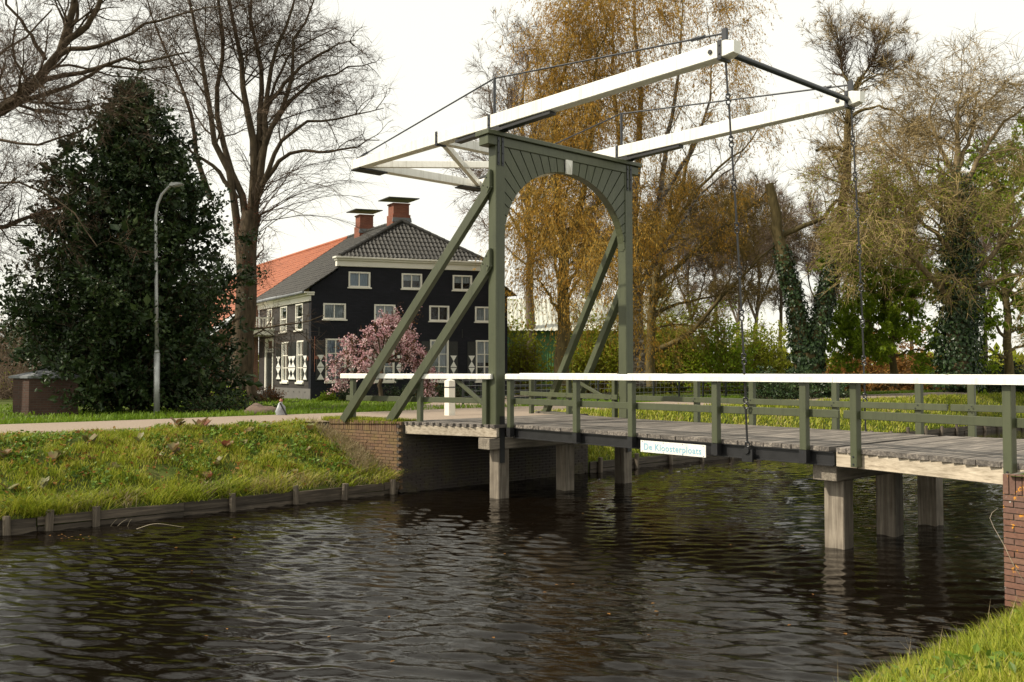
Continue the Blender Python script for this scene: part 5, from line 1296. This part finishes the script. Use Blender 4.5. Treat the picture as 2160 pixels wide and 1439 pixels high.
# ------------------------------------------------------------------ ivy clad fork
def ivy_on(t, P, R, n, q, zmax, thick=.16, size=.13):
    N, K, _ = P.shape
    L = np.linalg.norm(np.diff(P, axis=1), axis=2).sum(1)
    idx = q.choice(N, n, p=L / L.sum()); f = q.random(n) * (K - 1); i = np.minimum(f.astype(int), K - 2); u = (f - i)[:, None]
    c = P[idx, i] * (1 - u) + P[idx, i + 1] * u; r = R[idx, i]
    T = unit(P[idx, i + 1] - P[idx, i]); v = q.normal(0, 1, (n, 3)); v = unit(v - (v * T).sum(1)[:, None] * T)
    k = 1 + .5 * np.sin(c[:, 2] * 2.1 + np.arctan2(v[:, 1], v[:, 0]) * 2) ** 2
    C = c + v * (r + thick * q.random(n) * k)[:, None]
    keep = c[:, 2] < (zmax + q.normal(0, .4, n))
    leaf_part('ivy', C[keep], size, q, IVY, t, aspect=.85, N=v[keep] * 1.4 + np.array([0, 0, .4]), spread=.6, D=np.tile([[0, 0, -1.2]], (keep.sum(), 1)))
q = np.random.default_rng(109); Y = 40.0
main = [(pl([(1708, 815), (1703, 770), (1700, 725)], Y), .62, .56),
        (pl([(1700, 745), (1682, 660), (1668, 590), (1645, 520), (1636, 450), (1622, 388)], Y, -.2), .40, .20),
        (pl([(1712, 745), (1735, 660), (1752, 590), (1768, 500), (1778, 420), (1788, 330), (1786, 260), (1798, 190), (1815, 165)], Y, .3), .36, .12),
        (pl([(1642, 512), (1668, 488), (1700, 478), (1735, 462), (1760, 430), (1800, 410), (1850, 402)], Y, -.3), .14, .06),
        (pl([(1790, 260), (1815, 235), (1850, 225), (1890, 240), (1930, 270)], Y), .10, .02), (pl([(1786, 320), (1755, 310), (1722, 318)], Y, -.2), .11, .07),
        (pl([(1800, 190), (1780, 160), (1772, 120), (1770, 80)], Y), .08, .02), (pl([(1808, 175), (1830, 145), (1850, 110), (1860, 80)], Y), .07, .02), (pl([(1806, 180), (1845, 160), (1880, 150), (1910, 140)], Y), .06, .02)]
fork, lv = bare_tree('ivy_fork_tree', 'forked old tree clad in dark ivy, left stem snapped off', at(1708, 812, Y), main,
    [dict(src=0, n=90, length=(.7, 2.2), abs_len=True, ang=(30, 70), up=.06, wig=.16, K=7, rr=.3, rmax=.05, rmin=.015, t0=.5), dict(n=800, length=(.3, .65), ang=(28, 60), up=.03, wig=.18, K=5, rr=.5, rmin=.008),
     dict(n=11000, length=(.4, .9), ang=(25, 55), wig=.16, K=4, rr=.55, rmin=.008)], BARK['bark_olive'], TWIGT, q, gsel=[2, 3, 4, 6, 7, 8])
ivy_on(fork, lv[0][0][:3], lv[0][1][:3], 14000, q, 6.2, thick=.13, size=.13)
ivy_on(fork, lv[0][0][:1], lv[0][1][:1], 2600, q, 6.2, thick=.22, size=.15)
# crown tuft at its top
tuft = grow(lv[0][0][6:9], lv[0][1][6:9], 150, q, t0=.2, length=(.7, 1.8), abs_len=True, ang=(25, 60), up=.07, wig=.15, K=6, rr=.5, rmin=.010); t2 = grow(*tuft, 3200, q, length=(.3, .8), abs_len=True, ang=(25, 55), up=.02, wig=.15, K=4, rr=.6, rmin=.006)
tube_part('top_crown', [tuft, t2], TWIGB, fork, (3, 2), stuff=True)
# ------------------------------------------------------------------ great ivy trunk with tan drooping crown at the right
q = np.random.default_rng(110); Y = 37.0
main = [(pl([(2018, 815), (2020, 700), (2028, 600), (2022, 500), (2012, 400), (2020, 320), (2015, 250), (2022, 215)], Y), .56, .05),
        (pl([(2022, 640), (1960, 580), (1900, 520), (1840, 450), (1790, 400)], Y, -1.5), .16, .03), (pl([(2026, 600), (2090, 540), (2150, 470), (2220, 420)], Y, -1.2), .16, .03),
        (pl([(2018, 480), (1960, 420), (1910, 350), (1870, 300), (1835, 270)], Y, .8), .15, .03), (pl([(2014, 420), (2060, 350), (2100, 280), (2140, 240), (2180, 220)], Y), .15, .03),
        (pl([(2026, 560), (1980, 500), (1900, 440), (1830, 430)], Y, -2.2), .13, .03), (pl([(2015, 380), (1980, 300), (1960, 240), (1975, 200)], Y), .13, .03), (pl([(2018, 360), (2050, 280), (2060, 210)], Y, .5), .12, .03),
        (pl([(2026, 620), (2080, 600), (2150, 580), (2230, 590)], Y, -2.4), .13, .03)]
gt, lv = bare_tree('ivy_giant_tree', 'broad tree at the right with ivy wrapped trunk and tan drooping twigs', at(2018, 812, Y), main,
    [dict(n=190, length=(1.5, 3.4), abs_len=True, ang=(30, 70), up=.05, droop=.15, wig=.15, K=8, rr=.4, rmax=.06, rmin=.016, t0=.3), dict(n=1600, length=(.32, .7), ang=(28, 60), droop=.14, wig=.18, K=5, rr=.5, rmin=.009),
     dict(n=8000, length=(.4, 1.0), abs_len=True, ang=(25, 55), droop=.12, wig=.16, K=4, rr=.55, rmin=.008), dict(n=20000, length=(.3, .8), abs_len=True, ang=(25, 55), droop=.12, wig=.15, K=3, rr=.6, rmin=.007)], BARK['bark_tan'], TWIGT, q)
ivy_on(gt, lv[0][0][:1], lv[0][1][:1], 15000, q, 9.0, thick=.42, size=.14)
Cc, Dd = along(lv[3][0], 27000, q, t0=.3, off=.04); Cc = Cc[(Cc[:, 2] < 9.4)]; leaf_part('opening_buds', Cc, .09, q, OLIVE, gt)
# ------------------------------------------------------------------ fresh green chestnuts
def leafy(name, label, base, main, q, n1, nl, mat, Lb=(1.0, 2.4), size=.16, droop=.12):
    t = tree_thing(name, label, 'tree', base)
    P0, R0 = limbs(main, 12, .05); tube_part('trunk', [(P0, R0)], BARK['bark_olive'], t, (8,))
    b1 = grow(P0, R0, n1, q, t0=.2, length=Lb, abs_len=True, ang=(35, 75), up=.04, droop=droop, wig=.15, K=7, rr=.35, rmax=.05, rmin=.012)
    b2 = grow(*b1, n1 * 7, q, t0=.15, length=(.35, .9), abs_len=True, ang=(30, 60), droop=.1, wig=.15, K=4, rr=.5, rmin=.007)
    tube_part('branches', [b1, b2], BARK['bark_olive'], t, (4, 2))
    cl, _ = along(b2[0], nl // 5, q, t0=.3, off=.04)
    Cc = np.repeat(cl, 5, 0) + q.normal(0, .05, (len(cl) * 5, 3)); leaf_part('foliage', Cc, size, q, mat, t, aspect=.5, D=np.tile([[0, 0, -.8]], (len(Cc), 1)))
    return t
q = np.random.default_rng(111); Y = 43.0
leafy('chestnut_tree', 'fresh green leafing tree between the ivy fork and the ivy giant', at(1880, 815, Y),
    [(pl([(1885, 815), (1880, 700), (1870, 600), (1850, 500), (1840, 430)], Y), .2, .04), (pl([(1880, 720), (1830, 680), (1790, 660)], Y, -.6), .09, .02), (pl([(1876, 660), (1930, 620), (1960, 590)], Y, -.5), .09, .02),
     (pl([(1870, 600), (1810, 560), (1780, 530)], Y), .09, .02), (pl([(1882, 760), (1830, 740), (1790, 735)], Y, -1), .08, .02), (pl([(1882, 750), (1930, 740), (1960, 735)], Y, -.8), .08, .02)], q, 170, 28000, FRESH, size=.21)
q = np.random.default_rng(112); Y = 45.0
leafy('chestnut_tree', 'fresh green tree filling the right picture edge', at(2130, 815, Y),
    [(pl([(2130, 815), (2125, 700), (2120, 580), (2110, 450), (2100, 350), (2095, 320)], Y), .25, .04), (pl([(2126, 720), (2080, 660), (2050, 630)], Y), .1, .02), (pl([(2122, 620), (2180, 560), (2230, 520)], Y), .1, .02),
     (pl([(2115, 500), (2070, 430), (2050, 390)], Y), .1, .02), (pl([(2110, 450), (2160, 380), (2200, 330)], Y), .1, .02), (pl([(2128, 740), (2180, 720), (2240, 700)], Y), .09, .02), (pl([(2128, 760), (2090, 740), (2070, 730)], Y, -.8), .08, .02)], q, 170, 26000, FRESH, Lb=(1.2, 2.8), size=.21)
# ------------------------------------------------------------------ background trees, thicket, hedges
q = np.random.default_rng(113)
Yb = 72.0
proto = None
spots = [(1455, 72, 1.0, 0), (1510, 78, 1.1, 1), (1560, 70, .95, 2), (1600, 75, 1.05, 3), (1650, 80, 1.1, 4), (1735, 74, .95, 5), (1800, 80, 1.05, 2.5), (1250, 80, 1.1, 1.4), (1920, 76, 1.0, .6), (2080, 78, 1.1, 4.4), (1400, 84, 1.15, 3.3)]
labs = ['leftmost slim bare tree of the far row, beside the birch', 'slim bare tree of the far row, second right of the birch', 'slim bare tree of the far row, behind the near chain', 'slim bare tree of the far row, right of the near chain', 'slim bare tree of the far row, behind the snapped ivy stem', 'slim bare tree of the far row, inside the ivy fork', 'slim bare tree of the far row, behind the far chain', 'slim bare tree seen far behind the gate arch', 'slim bare tree of the far row, behind the fresh green tree', 'slim bare tree of the far row, rightmost', 'slim bare tree behind the right gate post']
for k, ((px, Y, sc, rz), lab) in enumerate(zip(spots, labs)):
    p = at(px, 800, Y)
    if proto is None:
        H = 15.0
        main = [([(p[0], p[1], -.4), (p[0] + .2, p[1], 4), (p[0] - .1, p[1], 8), (p[0] + .2, p[1], 12), (p[0], p[1], H)], .22, .03), ([(p[0] + .1, p[1], 5), (p[0] + 1.2, p[1] + .4, 8), (p[0] + 1.9, p[1] + .5, 11.5)], .11, .02), ([(p[0], p[1], 6), (p[0] - 1.2, p[1] - .4, 9), (p[0] - 1.8, p[1], 12.5)], .11, .02)]
        proto, _ = bare_tree('slim_bare_tree', lab, (p[0], p[1], -.4), main, [dict(n=70, length=(1.2, 3.0), abs_len=True, ang=(25, 55), up=.10, wig=.14, K=6, rr=.4, rmin=.022, rmax=.06, t0=.25), dict(n=550, length=(.35, .7), ang=(25, 50), up=.05, wig=.15, K=5, rr=.5, rmin=.014), dict(n=9000, length=(.4, 1.0), abs_len=True, ang=(25, 50), up=.03, wig=.15, K=3, rr=.6, rmin=.012)], BARK['bark_grey'], TWIGP, q, group='far row of slim bare trees')
    else:
        o = proto.copy(); COL.objects.link(o); o.location = (p[0], p[1], -.4); o.rotation_euler = (0, 0, rz); o.scale = (sc, sc, sc); o['label'] = lab
        for c_ in proto.children:
            cc = c_.copy(); COL.objects.link(cc); cc.parent = o
q = np.random.default_rng(114)
for px, Y, w, h, mt, tw, nl, lab in [(1095, 48, 1.7, 4.2, OLIVE, TWIGP, 5200, 'olive thicket left of the orange birch trunk, seen through the arch'), (1260, 50, 2.6, 4.6, OLIVE, TWIGO, 9000, 'budding olive thicket seen through the gate arch'), (1420, 51, 2.8, 5.0, OLIVE, TWIGO, 11000, 'budding green thicket right of the birch trunk'), (1515, 50, 2.6, 4.8, FRESH, TWIGO, 7000, 'fresh green thicket behind the railing, middle of the hedge'), (1610, 52, 2.8, 4.4, OLIVE, TWIGT, 9500, 'olive thicket left of the ivy fork'),
                                (1350, 56, 2.8, 4.4, OLIVE, TWIGB, 7000, 'dark thicket behind the right gate post'), (1850, 56, 3.8, 3.6, DRY, TWIGT, 12000, 'orange brown beech hedge behind the fresh green tree'), (1960, 58, 3.4, 3.0, DRY, TWIGT, 9000, 'rusty beech hedge beside the great ivy trunk'), (2090, 47, 2.6, 2.4, HOLLY, TWIGB, 7000, 'dark evergreen bush at the right edge behind the railing')]:
    p = at(px, 812, Y); bush('thicket', lab, (p[0], p[1], -.35), w, 1.6, h, 170, nl, .18, mt, tw, q, cat='bush', group='thickets behind the lane')
for px, Y, w, h, lab in [(1640, 36.5, 1.55, 1.25, 'rounded dark rhododendron at the foot of the ivy fork'), (1735, 38, 1.3, .95, 'low dark rhododendron right of the ivy fork')]:
    p = at(px, 820, Y); bush('rhododendron', lab, (p[0], p[1], -.2), w, 1.2, h, 120, 6500, .12, IVY, TWIGB, q, cat='shrub', group='rhododendrons')
# far belt of trees closing the horizon
q = np.random.default_rng(115)
n = 12000; xx = q.uniform(-150, 170, n); hgt = 3.2 + 2.2 * np.sin(xx * .09) * np.sin(xx * .031 + 1) + q.uniform(-.8, 1.6, n)
Cc = np.stack([xx, 125 + q.uniform(-6, 6, n) + .0005 * xx ** 2, np.clip(hgt * q.random(n) ** .7, 0, 9) - .3], 1)
belt = leaf_part('distant_wood', Cc, 1.5, q, OLIVE, None, aspect=.5); tag(belt, 'far belt of olive brown trees along the horizon', 'wood')
# ------------------------------------------------------------------ wire fence behind the lane, power line
wf = thing('wire_fence', 'low wire mesh fence with dark posts behind the lane', 'fence', (-10.2, 14, -.2))
for k in range(16):
    y = 6.5 + k * 1.6; MB().box(-10.24, -10.18, y - .03, y + .03, -.3, .82).build('post', SHUT, wf)
mb = MB()
for z in (.02, .2, .38, .56, .72): mb.tube([(-10.2, 6.5, z), (-10.2, 30.5, z)], .006, 4)
for k in range(96): y = 6.5 + k * .25; mb.tube([(-10.2, y, -.05), (-10.2, y, .74)], .003, 3)
tag(mb.build('wire_mesh', LEAD, wf), None, None, kind='stuff')
gte = thing('paddock_gate', 'dark slatted wooden gate behind the lane, seen left of the arch opening', 'gate', (-12, 11.2, -.2))
for z in (.0, .22, .44, .66): MB().box(-12.03, -11.99, 10.1, 12.3, z, z + .09).build('slat', SHUT, gte)
for y in (10.05, 12.3): MB().box(-12.06, -11.96, y, y + .1, -.3, .85).build('post', SHUT, gte)
pw = thing('power_line', 'two thin overhead wires at the upper right corner', 'power line', (60, 95, 25), WF)
for (a, b) in (((2020, 184), (2560, -60)), ((2060, 184), (2560, -20))):
    p0, p1 = at(*a, 75), at(*b, 60); mb = MB(); mb.tube([p0 + (p1 - p0) * t - np.array([0, 0, 1.2 * 4 * t * (1 - t) * .3]) for t in np.linspace(0, 1, 9)], .020, 4); mb.build('wire', LEAD, pw, WF)

# ------------------------------------------------------------------ grass and bank plants
def blades(xy, h, q, width=.010, lean=.35, hfn=None, seg=2):
    n = len(xy); x, y = xy[:, 0], xy[:, 1]
    z = hfn(x, y); base = BR.w(np.stack([x, y, z], 1))
    H = h * q.uniform(.45, 1.25, n); th = q.uniform(0, 2 * np.pi, n); ln = lean * q.uniform(.2, 1.6, n)
    d = np.stack([np.cos(th) * ln, np.sin(th) * ln, np.ones(n)], 1); side = np.stack([-np.sin(th + q.normal(0, .8, n)), np.cos(th), np.zeros(n)], 1) * (width * q.uniform(.6, 1.3, n))[:, None]
    mid = base + d * np.array([.55, .55, .62]) * H[:, None]; tip = base + d * np.array([1.25, 1.25, 1.0]) * H[:, None] * np.array([1, 1, .97])
    V = np.stack([base - side, base + side, mid + side * .7, mid - side * .7, tip], 1).reshape(-1, 3)
    i = np.arange(n)[:, None] * 5
    return V, [np.concatenate([i, i + 1, i + 2, i + 3], 1), np.concatenate([i + 3, i + 2, i + 4], 1)]
def clump_xy(n, x0, x1, y0, y1, q, clumps, sg):
    c = np.stack([q.uniform(x0, x1, clumps), q.uniform(y0, y1, clumps)], 1)
    a = c[q.integers(0, clumps, n)] + q.normal(0, sg, (n, 2))
    return a[(a[:, 0] > x0) & (a[:, 0] < x1) & (a[:, 1] > y0) & (a[:, 1] < y1)]
def grass(name, label, xy, h, q, mat, hfn, **k):
    V, F = blades(xy, h, q, hfn=hfn, **k); o = add_np(name, V, F, mat)
    return tag(o, label, 'grass', kind='stuff')
q = np.random.default_rng(116)
inw = lambda a: a[a[:, 1] < wing_y(a[:, 0]) - .02]
patchy = lambda a: np.sin(a[:, 0] * 2.9 + 1.3 * np.sin(a[:, 1] * 1.7)) * np.sin(a[:, 1] * 2.1 + .8 * np.sin(a[:, 0] * 3.3)) + .5 * np.sin(a[:, 0] * 6.1 + a[:, 1] * 4.7)
xy = inw(np.stack([q.uniform(-5.05, -2.28, 22000), q.uniform(-12, -1.1, 22000)], 1)); xy = xy[patchy(xy) > -.62]
grass('bank_grass', 'short spring grass covering the sloping left bank', xy, .085, q, GRASS, far_h, width=.008, lean=.6)
xy = inw(clump_xy(24000, -4.9, -2.26, -12, -1.1, q, 300, .085))
grass('bank_tufts', 'taller grass tufts standing on the sloping left bank', xy, .125, q, GRASS, far_h, width=.007, lean=.5)
xy = inw(clump_xy(6500, -2.55, -2.15, -12, -1.2, q, 75, .10)); grass('edge_tufts', 'grass tufts hanging over the plank edge of the left bank', xy, .26, q, GRASS, lambda x, y: far_h(np.minimum(x, -2.26), y) - .02, width=.007, lean=1.3)
xy = inw(clump_xy(5200, -4.9, -2.3, -12, -1.1, q, 120, .13)); z = far_h(xy[:, 0], xy[:, 1]) + q.uniform(.02, .10, len(xy))
WEED = leafmat('weed_leaf', [(0.05, 0.09, 0.012), (0.11, 0.19, 0.02), (0.17, 0.26, 0.03)], 0.5, 0.3, 0.3, 1.5)
wd = leaf_part('bank_weeds', BR.w(np.column_stack([xy, z])), .075, q, WEED, None, aspect=.7, N=np.array([0, 0, 1.0]), spread=.6); tag(wd, 'low broad leaved weeds among the grass of the left bank', 'weeds')
xy = inw(np.stack([q.uniform(-5.0, -2.3, 1500), q.uniform(-12, -1.1, 1500)], 1)); z = far_h(xy[:, 0], xy[:, 1]) + q.uniform(.03, .08, len(xy))
ll = leaf_part('leaf_litter', BR.w(np.column_stack([xy, z])), .085, q, DRY, None, aspect=.7, N=np.array([0, 0, 1.0]), spread=.5); tag(ll, 'brown fallen leaves scattered over the left bank', 'leaf litter')
xy = inw(clump_xy(2600, -2.6, -2.20, -12, -1.2, q, 50, .09)); grass('bank_straw', 'dry straw hanging over the plank revetment', xy, .20, q, STRAW, lambda x, y: far_h(np.minimum(x, -2.26), y) - .02, width=.006, lean=1.1)
xy = np.concatenate([np.stack([q.uniform(-4.6, -2.5, 2600), wing_y(q.uniform(-4.6, -2.5, 2600)) - q.uniform(0, .25, 2600)], 1)]); grass('bank_straw', 'dry straw along the brick wing wall', inw(xy), .22, q, STRAW, far_h, width=.006, lean=.8)
xy = np.stack([q.uniform(-4.6, -2.35, 5200), 0 * np.zeros(5200)], 1); xy[:, 1] = wing_y(xy[:, 0]) + q.uniform(.02, .62, 5200); grass('verge_grass', 'grass growing along the top of the wing wall', xy, .10, q, GRASS, lambda x, y: -.05 + 0 * x, width=.008)
far_s = lambda a: a[a[:, 1] > wing_y(a[:, 0], True) + .02]
xy = far_s(np.stack([q.uniform(-5.05, -2.28, 27000), 4.2 + q.random(27000) ** 1.4 * 40], 1)); grass('bank_grass', 'grass bank right of the bridge between lane and water', xy, .13, q, GRASS, far_h, width=.017, lean=.45)
xy = np.stack([-8.45 - q.random(38000) ** 1.3 * 17, q.uniform(-12, 30, 38000)], 1)
dx, dy = xy[:, 0], xy[:, 1]
keep = ~((dx > -27) & (np.abs(dy - np.interp(-dx, [8.3, 16, 24], [5.0, 12, 24])) < 2.3))
w_ = BR.w(np.stack([dx, dy, 0 * dx], 1)); keep &= w_[:, 1] < 41.8
grass('lawn', 'lawn between the lane and the farmhouse', xy[keep], .10, q, LAWN, far_h, width=.020, lean=.5)
xy = np.stack([-8.42 - q.random(9000) ** 2 * 1.5, q.uniform(-14, 40, 9000)], 1); grass('verge_grass', 'longer grass verge along the far side of the lane', xy, .17, q, LAWN, far_h, width=.013)
nh = lambda x, y: interp(x, NEAR_PROFILE)
xy = np.concatenate([np.stack([q.uniform(9.70, 12.0, 20000), q.uniform(-8.2, -1.2, 20000)], 1), clump_xy(26000, 9.68, 12, -8.2, -1.2, q, 330, .07)])
grass('near_bank_grass', 'bright grass of the near bank in the lower right corner', xy, .17, q, GRASS, nh, width=.0042, lean=.45)
xy = clump_xy(170, 9.7, 10.8, -7, -1.2, q, 60, .05); grass('near_bank_stalks', 'long dry stalks standing in the near bank grass', xy, .30, q, STRAW, nh, width=.0028, lean=.55)
# butterbur: reddish broad leaves on the bank
DOCK = leafmat('butterbur_leaf', [(0.13, 0.035, 0.025), (0.20, 0.07, 0.04), (0.15, 0.15, 0.05), (0.24, 0.22, 0.13)], 0.5, 0.3, 0.4, 3.0)
def butterbur(x, y, s, q, label, group):
    z = float(far_h(np.array(x), np.array(y))); b = BR.w(np.array([x, y, z]))
    t = thing('butterbur', label, 'plant', b, WF, group)
    for k in range(q.integers(2, 5)):
        th = q.uniform(0, 6.28); h = s * q.uniform(.5, 1.1); top = b + np.array([math.cos(th) * s * .5, math.sin(th) * s * .5, h])
        mb = MB(); mb.tube([b, b * .5 + top * .5 + (0, 0, h * .12), top], [.008, .006, .005], 5); mb.build('stalk', DOCK, t, WF)
        n = 9; V = [top]; rr = s * q.uniform(.45, .75); tl = q.uniform(.5, 1.3)
        for j in range(n):
            a = 2 * math.pi * j / n; k2 = rr * (.75 if j == 0 else 1.0) * q.uniform(.85, 1.12); V.append(top + np.array([math.cos(a) * k2 * math.cos(th) - math.sin(a) * k2 * math.sin(th), math.cos(a) * k2 * math.sin(th) + math.sin(a) * k2 * math.cos(th), math.cos(a) * tl * k2 + abs(math.sin(a)) * k2 * .35]))
        mb = MB(); mb.add(V, [(0, 1 + j, 1 + (j + 1) % n) for j in range(n)]); mb.build('leaf', DOCK, t, WF, smooth=True)
q = np.random.default_rng(117)
for k in range(40):
    x, y = q.uniform(-4.5, -2.4), q.uniform(-10.2, -2.0)
    butterbur(x, y, q.uniform(.08, .14), q, 'small reddish butterbur clump in the grass of the left bank', 'butterbur clumps on the left bank')
for x, y, s, lab in ((-4.75, -4.35, .20, 'largest red leaved butterbur at the lane edge below the lamp post'), (-4.7, -4.85, .15, 'butterbur with upright red leaf left of the largest one')): butterbur(x, y, s, q, lab, None)

# small wild things at the water's edge
q = np.random.default_rng(118)
xy = clump_xy(900, 9.5, 11.6, -7.5, -1.3, q, 30, .12); z = nh(xy[:, 0], xy[:, 1]) + q.uniform(.04, .16, len(xy))
nw = leaf_part('near_bank_weeds', BR.w(np.column_stack([xy, z])), .07, q, WEED, None, aspect=.6, N=np.array([0, 0, 1.0]), spread=.7); tag(nw, 'nettle like weeds among the grass of the near bank', 'weeds')
STEM = simple('dry_stem', (0.30, 0.25, 0.17), (0.42, 0.36, 0.26), 0.8, 4)
def wgz(px, py, z):
    d = CAMF + CAMR * (px - 1080) / 1860 - CAMU * (py - 719.5) / 1860
    return np.array([0, 0, EYE]) + d * ((z - EYE) / d[2])
def stem(name, label, pts, r):
    P = smooth_poly(pts, 14); mb = MB(); mb.tube(P, np.linspace(r, r * .4, 14), 5)
    return tag(mb.build(name, STEM, None, WF), label, 'stem')
a, b = wgz(288, 1116, -1.44), wgz(388, 1112, -1.44)
stem('floating_reed', 'pale bent reed floating beside the left bank', [a, a * .6 + b * .4 + (0, 0, .07), b], .005)
for k, (px, lean) in enumerate(((232, 10), (246, 14), (268, 6))):
    a = wgz(px, 1112, -1.47); stem('reed_stub', ('leftmost', 'middle', 'rightmost')[k] + ' of three short reed stubs standing in the water near the left bank', [a, a + (lean * .006, 0, .08), a + (lean * .012, 0, .13)], .004)
a = BR.w(np.array([9.8, -1.5, -1.36])); stem('bent_stem', 'long pale bent stem leaning from the near bank over the water', [a, at(2140, 1195, a[1] - .05), at(2118, 1150, a[1] + .02), at(2096, 1112, a[1] + .1), at(2088, 1088, a[1] + .16), at(2104, 1073, a[1] + .25)], .004)
fl = []
for k in range(46):
    p = wgz(q.uniform(60, 200), q.uniform(1125, 1140), -1.437) if k < 14 else wgz(q.uniform(100, 1900), q.uniform(1060, 1400), -1.437); fl.append(p)
fo = leaf_part('floating_leaves', np.array(fl), .05, q, DRY, None, aspect=.6, N=np.array([0, 0, 6.0]), spread=.3); tag(fo, 'few fallen leaves floating on the canal', 'leaf litter')
